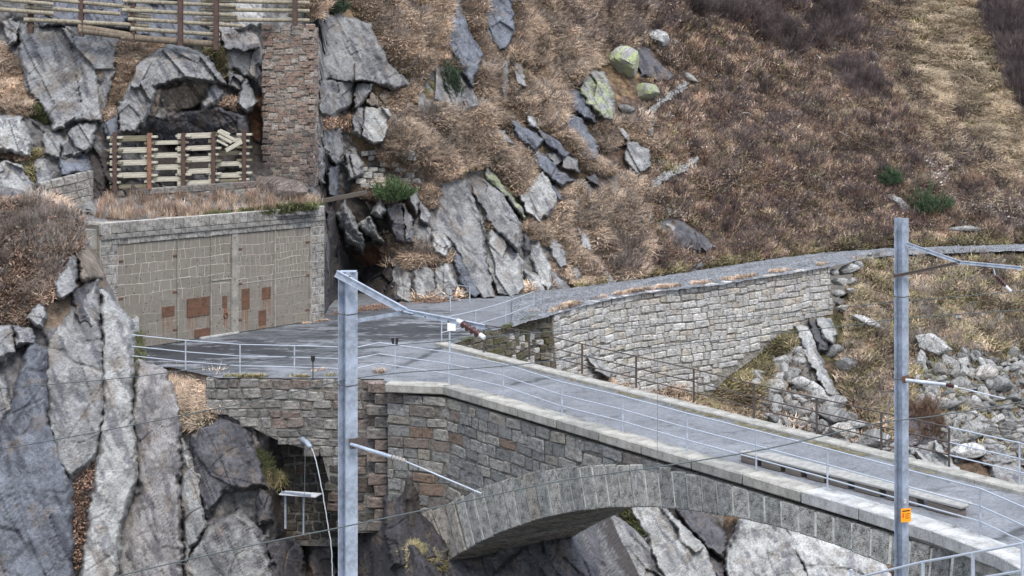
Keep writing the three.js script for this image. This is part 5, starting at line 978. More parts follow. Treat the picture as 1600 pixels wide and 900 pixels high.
for (const [x, y, w, h, which] of [[1323, 422, 30, 20, 'broad pale boulder topmost'], [1311, 440, 26, 17, 'pale boulder second from the top'], [1333, 439, 22, 13, 'flat grey boulder on the outer side'], [1311, 457, 20, 16, 'white squarish boulder in the middle'], [1332, 455, 18, 11, 'small outer boulder in the middle'], [1311, 472, 16, 11, 'small wedge boulder low'], [1321, 482, 25, 17, 'brownish boulder at the bottom'], [1341, 415, 14, 19, 'narrow upright boulder at the outer top'], [1302, 425, 14, 18, 'narrow boulder against the wall']])
  boulder(G, x, y, w, h, `${which} of the stack closing the long wall's right end`, 'boulders at the wall end');
// scree in which nothing tells one stone from the next
const fieldSpots = [], fs = rng(404), taken = new Map();
const inPoly = (P, x, y) => sdPoly(P, x, y) > 0;
function scree(poly, n, smin, smax, where, group, refs, sheet = G, mats = mat.boulder) {
  const xs = poly.map(p => p[0]), ys = poly.map(p => p[1]); let k = 0, guard = 0;
  while (k < n && guard++ < 9000) {
    const x = rr(Math.min(...xs), Math.max(...xs), fs), y = rr(Math.min(...ys), Math.max(...ys), fs); if (!inPoly(poly, x, y)) continue;
    const s = smin + (smax - smin) * fs() ** 1.8; if (fieldSpots.some(q => Math.hypot(q[0] - x, (q[1] - y) * 1.3) < (q[2] + s) * .36)) continue;
    const fl = rr(.5, .95, fs), grey = fs() > .75; fieldSpots.push([x, y, s]);
    let label = '';
    for (const ref of refs.slice().sort((p, q) => Math.hypot(p[0] - x, p[1] - y) - Math.hypot(q[0] - x, q[1] - y))) {
      const dx = x - ref[0], dy = y - ref[1], side = Math.abs(dx) > Math.abs(dy) * 1.6 ? (dx < 0 ? 'left of' : 'right of') : Math.abs(dy) > Math.abs(dx) * 1.6 ? (dy < 0 ? 'above' : 'below') : `${dy < 0 ? 'above' : 'below'} and ${dx < 0 ? 'left' : 'right'} of`;
      label = `${s > smin + .5 * (smax - smin) ? 'larger' : s > smin + .18 * (smax - smin) ? 'middling' : 'small'} ${grey ? 'grey' : 'pale'} ${fl < .65 ? 'flat' : fl < .82 ? 'angular' : 'blocky'} stone ${Math.hypot(dx, dy) < 26 ? 'just ' : ''}${side} ${ref[2]}`;
      if (!taken.has(label)) break;
    }
    taken.set(label, 1);
    boulder(sheet, x, y, s, s * fl, label, group, { mats: grey ? mat.boulderGrey : mats, rot: (fs() - .5) * 1.4 }); k++;
  }
}
const PILE = [[1180, 590], [1222, 545], [1245, 525], [1262, 570], [1290, 620], [1330, 650], [1350, 700], [1180, 650]], RIGHT = [[1432, 560], [1480, 560], [1520, 540], [1600, 540], [1730, 590], [1730, 730], [1480, 700], [1430, 660]];
scree(PILE, 58, 9, 23, 'rubble', 'stones of the rubble heap', [[1205, 607, 'the flat boulder at the rubble edge'], [1250, 597, 'the upright white boulder'], [1278, 613, 'the whitest large boulder'], [1304, 640, 'the rounded boulder of the rubble'], [1230, 560, 'the top of the rubble heap'], [1200, 640, 'the dark railing under the rubble']]);
scree(RIGHT, 84, 10, 25, 'scree', 'stones of the right scree', [[1537, 582, 'the pinkish boulder'], [1563, 605, 'the squared grey boulder'], [1472, 583, 'the narrow upright slab'], [1477, 634, 'the broad grey boulder'], [1520, 631, 'the middle scree boulder'], [1517, 672, 'the tall leaning boulder'], [1507, 706, 'the bright white boulder'], [1570, 660, 'the dark dry stone wall'], [1585, 560, 'the right scree top']]);
scree([[1340, 480], [1400, 490], [1440, 470], [1600, 470], [1600, 540], [1430, 560], [1340, 560]], 18, 6, 13, '', 'stones scattered on the grass', [[1357, 506, 'the long tilted plate'], [1457, 540, 'the largest slope boulder'], [1530, 500, 'the grass patch under the insulator']]);
scree([[1180, 640], [1350, 690], [1450, 700], [1450, 720], [1180, 668]], 22, 9, 22, '', 'stones behind the dark railing', [[1315, 673, 'the big squarish railed boulder'], [1367, 686, 'the wide flat railed boulder'], [1220, 655, 'the left end of the railed rubble']]);
scree([[1060, 130], [1100, 120], [1200, 180], [1180, 230], [1080, 200]], 12, 4, 8, '', 'stones on the slope', [[1076, 121, 'the flat boulder atop the trail'], [1156, 139, 'the lone grey boulder']], Hs);
scree([[1200, 230], [1550, 260], [1560, 370], [1200, 380]], 22, 4, 9, '', 'stones above the path', [[1402, 318, 'the slanting pale plate'], [1508, 358, 'the mossy whitish rock'], [1453, 286, 'the pale boulder pair'], [1260, 330, 'the brown slope above the path']], Hs);
scree([[1330, 398], [1600, 392], [1600, 410], [1330, 412]], 16, 6, 13, '', 'edging stones of the path', [[1375, 402, 'the path edge at the mast'], [1470, 400, 'the path edge at the bracket'], [1570, 400, 'the path edge near the right border']]);
scree([[1009, 30], [1060, 60], [1095, 130], [1060, 130], [1010, 60]], 16, 5, 10, '', 'stones by the split boulder', [[1027, 62, 'the split boulder'], [1050, 79, 'the small pale block'], [1076, 121, 'the flat boulder atop the trail']], Hs);
{ // fine rubble filling the screes
  const N = 2600, im = new THREE.InstancedMesh(SMALL[0], stoneTint, N); let k = 0; const m4 = new THREE.Matrix4(), q = new THREE.Quaternion();
  while (k < N) {
    const poly = fs() < .3 ? PILE : fs() < .75 ? RIGHT : [[1350, 480], [1720, 440], [1720, 730], [1350, 720]], x = rr(1180, 1740, fs), y = rr(430, 725, fs); if (!inPoly(poly, x, y)) continue;
    const d = G(x, y), s = rr(.035, .12, fs); q.setFromEuler(new THREE.Euler(fs() * 6, fs() * 6, fs() * 6)); m4.compose(at(x, y, d - s * .3), q, V(s * 1.3, s, s)); im.setMatrixAt(k, m4); const v = rr(.25, .6, fs); im.setColorAt(k, lin(v, v * 1.01, v)); k++;
  }
  im.name = 'scree'; add(im); info(im, 'fine pale rubble between the boulders of the scree', 'scree'); im.userData.kind = 'stuff';
}
{ // middling stones packed between them
  const N = 470, im = new THREE.InstancedMesh(SMALL[4], stoneTint, N); let k = 0; const m4 = new THREE.Matrix4(), q = new THREE.Quaternion();
  while (k < N) {
    const poly = fs() < .55 ? PILE : RIGHT, x = rr(1180, 1740, fs), y = rr(430, 725, fs); if (!inPoly(poly, x, y)) continue;
    const d = G(x, y), s = rr(.10, .40, fs) * rr(.7, 1, fs); q.setFromEuler(new THREE.Euler(fs() * 6, fs() * 6, fs() * 6)); m4.compose(at(x, y, d - s * .3), q, V(s * 1.3, s * rr(.6, 1, fs), s)); im.setMatrixAt(k, m4); const v = rr(.26, .78, fs); im.setColorAt(k, lin(v, v * 1.01, v)); k++;
  }
  im.name = 'scree_stones'; add(im); info(im, 'middling angular pale stones packed between the scree boulders', 'scree'); im.userData.kind = 'stuff';
}
{ // small stones kicked along the trails
  const N = 900, im = new THREE.InstancedMesh(SMALL[2], stoneTint, N), m4 = new THREE.Matrix4(), q = new THREE.Quaternion();
  for (let k = 0; k < N; k++) { const c = TRAILS[k % TRAILS.length].getPoint(fs()), x = c.x + rr(-4, 4, fs), y = c.y + rr(-4, 4, fs), s = rr(.04, .16, fs); q.setFromEuler(new THREE.Euler(fs() * 6, fs() * 6, fs() * 6)); m4.compose(at(x, y, Hs(x, y) - .12), q, V(s * 1.3, s, s)); im.setMatrixAt(k, m4); const v = rr(.55, .95, fs); im.setColorAt(k, lin(v, v, v)); }
  im.name = 'trail_stones'; add(im); info(im, 'small pale stones along the narrow trail on the slope', 'stones'); im.userData.kind = 'stuff';
}
// dry stone walls, tumbled
function dryWall(label, px0, px1, pyTop, pyBot, sheet, mats, n, seed, sz) {
  const f = rng(seed), cx = (px0 + px1) / 2, cy = (pyTop + pyBot) / 2, base = at(cx, pyBot, sheet(cx, pyBot)), root = thing('dry_stone_wall', label, 'dry stone wall', base);
  for (let y = pyTop, r = 0; y < pyBot; r++) { const h = rr(.75, 1.15, f) * sz; let x = px0 + f() * sz; while (x < px1) { const w = rr(1.1, 2.2, f) * sz; if (f() < n) { const d = sheet(x, y + h / 2), s = d / FOC, m = mesh('stone', pick(stoneSet('rough', 9, .08, .06), f), pick(mats, f), root); m.position.copy(at(x + w / 2, y + h / 2 + 2 * n3(x * .05, r, 1), d - .12)).sub(base); m.scale.set(w * s * .93, h * s * .92, .45); m.rotation.set(0, (f() - .5) * .3, (f() - .5) * .25); } x += w; } y += h; }
}
dryWall('tumbled remains of a dry stone wall above the cave beside the brown grass', 556, 646, 226, 288, Hs, mat.pale, .55, 5, 9);
dryWall('dark dry stone wall in the scree at the right edge', 1532, 1640, 655, 720, G, mat.platform.concat(mat.boulderGrey), .97, 6, 9);
// ---------------------------------------------------------------- vegetation: late autumn, nearly all dry
function bladesGeo(seed, n, len, spread, droop, width, upright = .6) {
  const f = rng(seed), pos = [];
  for (let i = 0; i < n; i++) {
    const a = f() * 6.283, r = Math.sqrt(f()) * spread, L = len * (.55 + .75 * f()), b = f() * 6.283, lean = (1 - upright) + .5 * f(), w = width * (.6 + .8 * f());
    const p = V(Math.cos(a) * r, -.05, Math.sin(a) * r), d = V(Math.cos(b) * lean, 1, Math.sin(b) * lean).normalize(), s = V(-Math.sin(b + (f() - .5)), 0, Math.cos(b + (f() - .5))).multiplyScalar(w / 2);
    const m = p.clone().addScaledVector(d, L * .55), e = m.clone().add(V(d.x * L * (.45 + droop), d.y * L * .5 - droop * L * .7, d.z * L * (.45 + droop)));
    const A = p.clone().sub(s), B = p.clone().add(s), C = m.clone().sub(s), D = m.clone().add(s);
    for (const q of [A, B, C, C, B, D, C, D, e]) pos.push(q.x, q.y, q.z);
  }
  const g = new THREE.BufferGeometry(); g.setAttribute('position', new THREE.Float32BufferAttribute(pos, 3)); g.computeVertexNormals(); return g;
}
function leavesGeo(seed, n, spread, high, size) {
  const f = rng(seed), pos = [];
  for (let i = 0; i < n; i++) {
    const a = f() * 6.283, r = Math.sqrt(f()) * spread, c = V(Math.cos(a) * r, f() * high, Math.sin(a) * r), u = V(f() - .5, (f() - .5) * .8, f() - .5).normalize().multiplyScalar(size * (.5 + f())), v = V(f() - .5, (f() - .5) * .8, f() - .5).cross(u).normalize().multiplyScalar(size * .35 * (.5 + f()));
    for (const q of [c.clone().sub(u), c.clone().add(v), c.clone().sub(v), c.clone().add(u), c.clone().sub(v), c.clone().add(v)]) pos.push(q.x, q.y, q.z);
  }
  const g = new THREE.BufferGeometry(); g.setAttribute('position', new THREE.Float32BufferAttribute(pos, 3)); g.computeVertexNormals(); return g;
}
function twigsGeo(seed, n, high, spread, w) {                         // a leafless shrub: stems that fork and fork again
  const f = rng(seed), pos = [];
  const bar = (p, q, r0, r1) => { const d = q.clone().sub(p).normalize(), u = V(d.z, 0, -d.x); if (u.lengthSq() < .01) u.set(1, 0, 0); u.normalize(); const v = d.clone().cross(u); for (const s of [u, v]) { const a = p.clone().addScaledVector(s, r0), b = p.clone().addScaledVector(s, -r0), c = q.clone().addScaledVector(s, r1), e = q.clone().addScaledVector(s, -r1); for (const k of [a, b, c, c, b, e]) pos.push(k.x, k.y, k.z); } };
  const grow = (p, d, L, r, depth) => { const q = p.clone().addScaledVector(d, L); bar(p, q, r, r * .6); if (depth > 0) { const k = depth > 1 ? 3 : 4; for (let i = 0; i < k; i++) grow(p.clone().lerp(q, .45 + .55 * f()), d.clone().add(V(f() - .5, (f() - .35) * .7, f() - .5).multiplyScalar(1.1)).normalize(), L * (.45 + .3 * f()), r * .6, depth - 1); } };
  for (let i = 0; i < n; i++) { const a = f() * 6.283, k = f() * spread; grow(V(Math.cos(a) * k * .3, 0, Math.sin(a) * k * .3), V(Math.cos(a) * k, 1, Math.sin(a) * k).normalize(), high * (.3 + .25 * f()), w, 2); }
  const g = new THREE.BufferGeometry(); g.setAttribute('position', new THREE.Float32BufferAttribute(pos, 3)); g.computeVertexNormals(); return g;
}
const plantMat = M({ color: lin(1, 1, 1), roughness: 1, side: THREE.DoubleSide });
const GEO = {
  long: [bladesGeo(1, 46, .34, .28, .38, .021, .5), bladesGeo(2, 46, .42, .32, .45, .022, .45)],
  short: [bladesGeo(3, 40, .26, .28, .2, .024, .5), bladesGeo(4, 40, .32, .3, .25, .026, .45)],
  stalk: [bladesGeo(5, 26, .8, .28, .12, .020, .75)],
  litter: [leavesGeo(6, 60, .40, .20, .048), leavesGeo(7, 60, .42, .15, .055)],
  heath: [twigsGeo(8, 12, .55, .9, .008), twigsGeo(9, 12, .65, 1.0, .008)],
  thicket: [twigsGeo(10, 18, 1.3, .7, .012), twigsGeo(11, 18, 1.5, .8, .012)],
};
const TINT = {
  russet: [[.40, .275, .21], [.32, .22, .17], [.46, .345, .27], [.32, .255, .205], [.23, .175, .14]],
  straw: [[.54, .42, .32], [.45, .345, .26], [.34, .265, .195], [.62, .505, .395], [.52, .395, .30], [.25, .195, .15]], pale: [[.43, .345, .245], [.37, .295, .205], [.31, .245, .17], [.48, .395, .29], [.25, .20, .14]],
  olive: [[.30, .26, .14], [.24, .215, .115], [.37, .31, .19], [.18, .17, .08], [.13, .115, .06]], red: [[.25, .155, .115], [.20, .135, .105], [.30, .20, .15], [.24, .175, .14]], grey: [[.27, .235, .21], [.19, .16, .145], [.34, .30, .275], [.44, .41, .385]],
  purple: [[.17, .138, .14], [.14, .112, .115], [.21, .17, .165]], green: [[.085, .10, .04], [.11, .115, .05], [.07, .08, .03]], rust: [[.29, .19, .14], [.24, .155, .115], [.35, .25, .185], [.40, .31, .24]],
};
const TRAIL_PTS = TRAILS.flatMap(c => c.getPoints(40));
const growing = {};                                                   // places by kind of plant, planted at the end as one object per kind and area
const pf = rng(909);
const onRock = (x, y, k = 3) => OUTLINES.some(o => x > o.x0 && x < o.x1 && y > o.y0 && y < o.y1 && sdPoly(o.P, x, y) > k);
function sow(area, sheet, poly, n, kind, tint, { size = 1, rock = false, clump = 0, wide = .55, sink = .0, lean = .35, ok } = {}) {
  const xs = poly.map(p => p[0]), ys = poly.map(p => p[1]), x0 = Math.min(...xs), x1 = Math.max(...xs), y0 = Math.min(...ys), y1 = Math.max(...ys); let guard = 0;
  for (let k = 0; k < n && guard < n * 12;) {
    guard++; const x = rr(x0, x1, pf), y = rr(y0, y1, pf); if (!inPoly(poly, x, y) || (ok && !ok(x, y)) || (!rock && (onRock(x, y, -3) || onRock(x - 2, y + 8, 1)))) continue; if (sheet === Hs && TRAIL_PTS.some(t => Math.abs(t.x - x) < 8 && y - t.y > -4 && y - t.y < 13)) continue;
    const d = sheet(x, y), p = at(x, y, d + sink); if (clump && n3(p.x * wide + n * .1, p.y * wide * 1.4, p.z * wide + kind.length) < clump * (2 * pf() - 1.2)) continue;
    const q = new THREE.Quaternion().setFromEuler(new THREE.Euler(lean * rr(.6, 1.4, pf), 0, (pf() - .5) * .5)).multiply(new THREE.Quaternion().setFromAxisAngle(V(0, 1, 0), pf() * 6.283)), s = size * rr(.7, 1.3, pf) * (1 + .35 * n3(p.x * .4, p.y * .4, p.z * .4)), tone = 1 + .45 * n3(p.x * .5 + 30, p.y * .5, p.z * .5);
    ((growing[area] ??= {})[kind] ??= []).push([p, q, s, pick(TINT[tint], pf), rr(.7, 1.3, pf) * tone]); k++;
  }
}
const footRow = x => topRow(HILL, x) - 4, above = (x, y) => y < footRow(x) && !(x > 500 && x < 640 && y > 318);
const HILL_W = [[505, -60], [1060, -60], [1080, 90], [1000, 190], [1010, 300], [960, 450], [640, 470], [640, 330], [505, 330]];
const HILL_M = [[1000, -60], [1400, -60], [1420, 120], [1560, 260], [1700, 340], [1700, 390], [900, 460], [1000, 300], [1010, 200]];
const MEADOW = [[1330, -60], [1500, -60], [1530, 30], [1580, 130], [1605, 200], [1640, 330], [1560, 330], [1450, 250], [1400, 140], [1360, 60]];
const PATCHES = [[[540, -40], [700, -40], [697, 20], [694, 60], [696, 105], [655, 130], [640, 128], [608, 92], [590, 50], [560, 28]], [[735, -30], [754, -20], [753, 25], [768, 72], [790, 92], [777, 120], [755, 85], [735, 45]], [[800, -40], [1010, -40], [1012, 40], [985, 75], [955, 95], [908, 112], [885, 140], [880, 182], [850, 206], [812, 186], [786, 158], [796, 92], [806, 50]],
  [[612, 150], [640, 132], [660, 150], [690, 170], [728, 182], [752, 166], [790, 185], [812, 222], [842, 262], [832, 276], [808, 302], [790, 300], [752, 248], [740, 266], [724, 262], [686, 284], [650, 280], [600, 240], [604, 220], [612, 182]], [[560, 290], [690, 284], [684, 305], [668, 328], [650, 288], [600, 310], [560, 305]], [[850, 206], [892, 216], [934, 256], [962, 276], [932, 278], [890, 246]], [[930, 190], [960, 190], [1010, 180], [1020, 234], [980, 216], [938, 236]], [[872, 296], [990, 274], [1010, 300], [1000, 430], [960, 440], [948, 408], [900, 430], [888, 385], [862, 366], [866, 334]], [[818, 352], [842, 350], [862, 366], [858, 386], [842, 377], [832, 372]], [[606, 398], [690, 402], [704, 412], [690, 416], [612, 420]], [[650, 130], [694, 96], [716, 100], [728, 128], [748, 104], [782, 124], [788, 160], [752, 166], [730, 130], [690, 128]], [[752, 306], [766, 352], [764, 410], [756, 345]]];
for (const P of PATCHES) { const xs = P.map(p => p[0]), ys = P.map(p => p[1]), A = (Math.max(...xs) - Math.min(...xs)) * (Math.max(...ys) - Math.min(...ys)); sow('hill', Hs, P, Math.round(A / 7.5), 'long', 'straw', { clump: .9, ok: above }); sow('hill', Hs, P, Math.round(A / 26), 'short', 'straw', { ok: above }); sow('hill', Hs, P, Math.round(A / 60), 'short', 'olive', { clump: .8, ok: above }); sow('hill', Hs, P, Math.round(A / 60), 'heath', 'grey', { clump: .9, ok: above }); }
sow('hill', Hs, [[880, -60], [1060, -60], [1060, 40], [940, 90], [870, 50]], 900, 'heath', 'purple', { ok: above });
sow('hill', Hs, HILL_M, 4200, 'short', 'russet', { clump: 1.15, wide: .16, ok: above }); sow('hill', Hs, HILL_M, 2600, 'long', 'russet', { clump: 1.15, wide: .16, ok: above, size: .55 }); sow('hill', Hs, HILL_M, 3000, 'litter', 'red', { clump: 1.15, wide: .16, ok: above }); sow('hill', Hs, HILL_M, 1200, 'litter', 'grey', { clump: 1.15, wide: .16, ok: above }); sow('hill', Hs, HILL_M, 3000, 'heath', 'purple', { clump: 1.15, wide: .16, ok: above });
sow('hill', Hs, HILL_M, 3200, 'short', 'olive', { clump: 1.15, wide: .16, ok: above }); sow('hill', Hs, HILL_M, 2600, 'short', 'straw', { clump: 1.15, wide: .16, ok: above }); sow('hill', Hs, HILL_M, 900, 'heath', 'rust', { clump: 1.15, wide: .16, ok: above }); sow('hill', Hs, HILL_M, 1100, 'stalk', 'straw', { clump: 1.15, wide: .16, ok: above, size: .5 });
sow('hill', Hs, MEADOW, 5200, 'long', 'pale', { clump: .4, size: 1.05 }); sow('hill', Hs, MEADOW, 1200, 'short', 'olive', { clump: .7 });
sow('hill', Hs, [[1270, 160], [1330, 170], [1420, 230], [1480, 290], [1560, 330], [1560, 350], [1440, 290], [1340, 230]], 1500, 'long', 'pale', { clump: .5, size: .8 });
sow('hill', Hs, [[1440, 220], [1620, 330], [1640, 372], [1500, 330], [1440, 280]], 900, 'litter', 'grey', { clump: .6 });
sow('hill', Hs, [[860, 452], [1000, 425], [1200, 390], [1320, 372], [1640, 360], [1640, 380], [1400, 385], [1300, 391], [1200, 403], [1000, 434], [860, 454]], 1700, 'short', 'olive', { clump: .4 });
sow('hill', Hs, [[640, 472], [860, 452], [860, 440], [800, 455], [640, 466]], 500, 'short', 'straw', { rock: true });
sow('hill', Hs, [[600, 360], [700, 400], [690, 420], [610, 415]], 160, 'short', 'straw', { rock: true });
sow('hill', Hs, [[820, 310], [900, 330], [940, 450], [880, 440], [840, 380]], 420, 'long', 'straw', { size: .8 });
sow('thicket', Hs, [[1505, -60], [1700, -60], [1700, 240], [1610, 190], [1580, 140], [1540, 40]], 1300, 'thicket', 'purple', { size: .9 });
sow('thicket', Hs, [[1060, -60], [1330, -60], [1340, 60], [1300, 80], [1240, 90], [1160, 40], [1080, 30]], 800, 'thicket', 'purple', { size: .75, clump: .5 });
sow('thicket', Hs, [[1290, 100], [1360, 90], [1390, 140], [1340, 160]], 110, 'thicket', 'purple', { size: .6 });
// above the gates and among the crags at the left
sow('ledge', Hs, [[150, 346], [150, 306], [250, 304], [390, 288], [480, 306], [505, 318], [420, 332], [300, 342]], 230, 'stalk', 'rust', { rock: true, size: .42, lean: .1 }); sow('ledge', Hs, [[150, 346], [150, 318], [250, 314], [390, 300], [480, 312], [505, 320], [420, 334], [300, 344]], 160, 'stalk', 'straw', { rock: true, size: .42, lean: .1 });
sow('ledge', Hs, [[320, 336], [420, 324], [500, 319], [500, 326], [330, 342]], 260, 'short', 'green', { rock: true, lean: .1, size: .7 });
for (const [p, n, k, t] of [[[[168, 60], [196, 66], [208, 110], [186, 150], [176, 190], [160, 186], [172, 120]], 300, 'long', 'straw'], [[[-20, 60], [8, 80], [36, 120], [50, 180], [-20, 182]], 300, 'long', 'straw'], [[[205, 70], [250, 62], [262, 72], [212, 98]], 160, 'long', 'straw'], [[[322, 76], [346, 78], [352, 128], [338, 120]], 120, 'short', 'olive'], [[[40, 140], [70, 160], [86, 190], [70, 192], [56, 180]], 120, 'short', 'green'], [[[280, 75], [300, 80], [296, 96]], 60, 'short', 'straw'], [[[478, -20], [510, 0], [500, 30], [486, 30]], 120, 'long', 'straw'], [[[330, 162], [372, 158], [384, 176], [340, 178]], 120, 'litter', 'rust'], [[[-20, 228], [40, 246], [30, 256], [-20, 246]], 100, 'litter', 'rust'], [[[500, 186], [552, 182], [548, 206], [510, 204]], 110, 'litter', 'rust'], [[[46, 235], [60, 240], [58, 290], [46, 270]], 70, 'short', 'olive'], [[[-30, 285], [30, 296], [110, 330], [60, 330], [-30, 310]], 260, 'long', 'straw']]) sow('ledge', Hs, p, n, k, t, { size: .8 });
// near shoulder and cliff at the left
const Cs = sheetCliff, SHOULDER = [[-60, 290], [60, 305], [118, 348], [112, 400], [84, 448], [60, 480], [30, 508], [-60, 516]];
sow('shoulder', Cs, SHOULDER, 700, 'litter', 'red', { clump: .6 }); sow('shoulder', Cs, SHOULDER, 900, 'short', 'straw', { clump: .8 }); sow('shoulder', Cs, SHOULDER, 380, 'heath', 'grey', { clump: .6 }); sow('shoulder', Cs, SHOULDER, 800, 'short', 'russet', {}); sow('shoulder', Cs, SHOULDER, 900, 'short', 'rust', {}); sow('shoulder', Cs, SHOULDER, 500, 'long', 'straw', { clump: .8, size: .7 });
sow('shoulder', Cs, [[258, 584], [300, 588], [344, 598], [340, 640], [310, 668], [290, 664], [282, 640], [270, 600]], 420, 'long', 'straw', { rock: true, size: .8, lean: .8 });
sow('shoulder', Cs, [[290, 640], [340, 640], [312, 672], [288, 668]], 160, 'short', 'green', { rock: true, size: .8 }); sow('shoulder', Cs, [[112, 745], [146, 720], [146, 860], [118, 890], [108, 800]], 130, 'litter', 'red', { rock: true, size: .8 });
sow('shoulder', Cs, [[206, 530], [220, 520], [226, 545], [212, 660], [206, 640]], 70, 'short', 'green', { rock: true, size: .5 }); sow('shoulder', Cs, [[70, 560], [78, 560], [92, 720], [108, 780], [100, 780], [76, 660]], 60, 'litter', 'red', { rock: true, size: .5 });
sow('shoulder', Cs, [[388, 700], [420, 715], [432, 752], [396, 745]], 90, 'short', 'green', { rock: true, size: .55, lean: .9 }); sow('shoulder', Cs, [[396, 738], [440, 740], [440, 758], [404, 756]], 70, 'long', 'olive', { rock: true, size: .45, lean: 1.1 });
sow('shoulder', Cs, [[628, 850], [700, 860], [716, 890], [660, 892], [630, 870]], 70, 'long', 'olive', { rock: true, size: .5, lean: .9 });
// slope below the path
const SLOPE = [[1338, 408], [1800, 396], [1800, 560], [1640, 545], [1520, 545], [1430, 562], [1420, 690], [1390, 680], [1340, 640], [1312, 600], [1318, 540], [1330, 490]];
sow('slope', G, SLOPE, 4200, 'short', 'olive', { clump: .6 }); sow('slope', G, SLOPE, 1800, 'short', 'straw', { clump: .6 }); sow('slope', G, SLOPE, 900, 'long', 'straw', { clump: .9, size: .6 }); sow('slope', G, SLOPE, 500, 'litter', 'red', { clump: .8 }); sow('slope', G, SLOPE, 500, 'heath', 'grey', { clump: .9 });
sow('slope', G, [[1100, 600], [1150, 560], [1240, 516], [1250, 520], [1190, 590], [1180, 660], [1100, 640]], 900, 'short', 'olive', {}); sow('slope', G, [[860, 585], [1000, 602], [1180, 610], [1180, 660], [1080, 640], [960, 605], [880, 600]], 700, 'short', 'straw', { clump: .6 });
sow('slope', G, [[1140, 600], [1190, 590], [1180, 660], [1100, 640], [1080, 610]], 300, 'short', 'russet', {}); sow('slope', G, RIGHT, 260, 'short', 'olive', { rock: true, clump: .9 }); sow('slope', G, PILE, 120, 'short', 'straw', { rock: true, clump: .9 }); sow('slope', G, [[1080, 608], [1190, 590], [1180, 660], [1080, 640]], 500, 'short', 'olive', {}); sow('slope', G, [[1425, 640], [1460, 640], [1470, 690], [1420, 690]], 90, 'heath', 'rust', { rock: true }); sow('slope', G, [[960, 790], [1000, 795], [1006, 832], [985, 815]], 90, 'short', 'green', { rock: true, size: .7 });
// edges of path, road and walls
const along = (area, pts, n, kind, tint, size, wob = .12) => { const l = new Line(pts); for (let i = 0; i < n; i++) { const u = pf() * l.L, p = l.at(u), y = lerp(pts[0].y, pts.at(-1).y, u / l.L); if (n3(u * .6, 3, n) < -.1 + .5 * (pf() - .5)) continue; p.y = y; p.x += rr(-wob, wob, pf); p.z += rr(-wob, wob, pf); ((growing[area] ??= {})[kind] ??= []).push([p, new THREE.Quaternion().setFromAxisAngle(V(0, 1, 0), pf() * 6.28), size * rr(.6, 1.3, pf), pick(TINT[tint], pf), rr(.8, 1.2, pf)]); } };
along('verge', PATH_OUT.slice(1, 11).map(([x, y, h]) => ground(x, y - 5, h + .06)), 420, 'short', 'straw', .55, .18); along('verge', [[838, 489, 0], [870, 486, 0]].map(([x, y, h]) => ground(x, y, h)), 60, 'long', 'straw', .55, .2);
along('verge', farPosts.map(p => V(p.x - .42, .02, p.z + .28)), 900, 'litter', 'olive', .16, .12); along('verge', [ground(345, 588), ground(520, 588)], 160, 'short', 'olive', .42, .15); along('verge', [ground(500, 578), ground(535, 583)], 60, 'short', 'straw', .55, .15);
along('verge', mossLine(), 260, 'litter', 'green', .3, .12); along('verge', [facPt(6.8, 0, .12), facPt(9.6, 0, .15)], 60, 'short', 'straw', .35, .08); along('verge', [ground(515, 492), ground(640, 474), ground(700, 470)], 220, 'litter', 'red', .6, .3);
along('verge', [ground(592, 582, .02), ground(598, 580, .02)], 14, 'short', 'rust', .6, .1);
function mossLine() { return [ground(700, 538), ground(743, 526), ground(790, 511), ground(834, 494)]; }
const AREAS = { hill: 'covering the hillside', thicket: 'at the top of the slope', ledge: 'on the rock ledges over the gates', shoulder: 'on the near left cliff', slope: 'on the slope under the path', verge: 'along the edges of road and path' };
const KINDS = { long: ['long_grass', 'long bleached dry grass', 'grass'], short: ['short_grass', 'short dry grass', 'grass'], stalk: ['dry_stalks', 'tall reddish dry stalks', 'grass'], litter: ['leaf_litter', 'fallen leaves and withered herbs', 'leaf litter'], heath: ['low_scrub', 'low leafless twigs', 'scrub'], thicket: ['thicket', 'dark purple-brown leafless thicket', 'thicket'] };
for (const [area, kinds] of Object.entries(growing)) for (const [kind, list] of Object.entries(kinds)) GEO[kind].forEach((geo, v) => {
  const mine = list.filter((_, i) => i % GEO[kind].length === v); if (!mine.length) return;
  const im = new THREE.InstancedMesh(geo, plantMat, mine.length), m4 = new THREE.Matrix4();
  mine.forEach(([p, q, s, c, k], i) => { im.setMatrixAt(i, m4.compose(p, q, V(s, s, s))); im.setColorAt(i, lin(c[0] * k, c[1] * k, c[2] * k)); });
  im.name = numbered(KINDS[kind][0]); add(im); info(im, `${KINDS[kind][1]} ${AREAS[area]}`, KINDS[kind][2]); im.userData.kind = 'stuff';
});

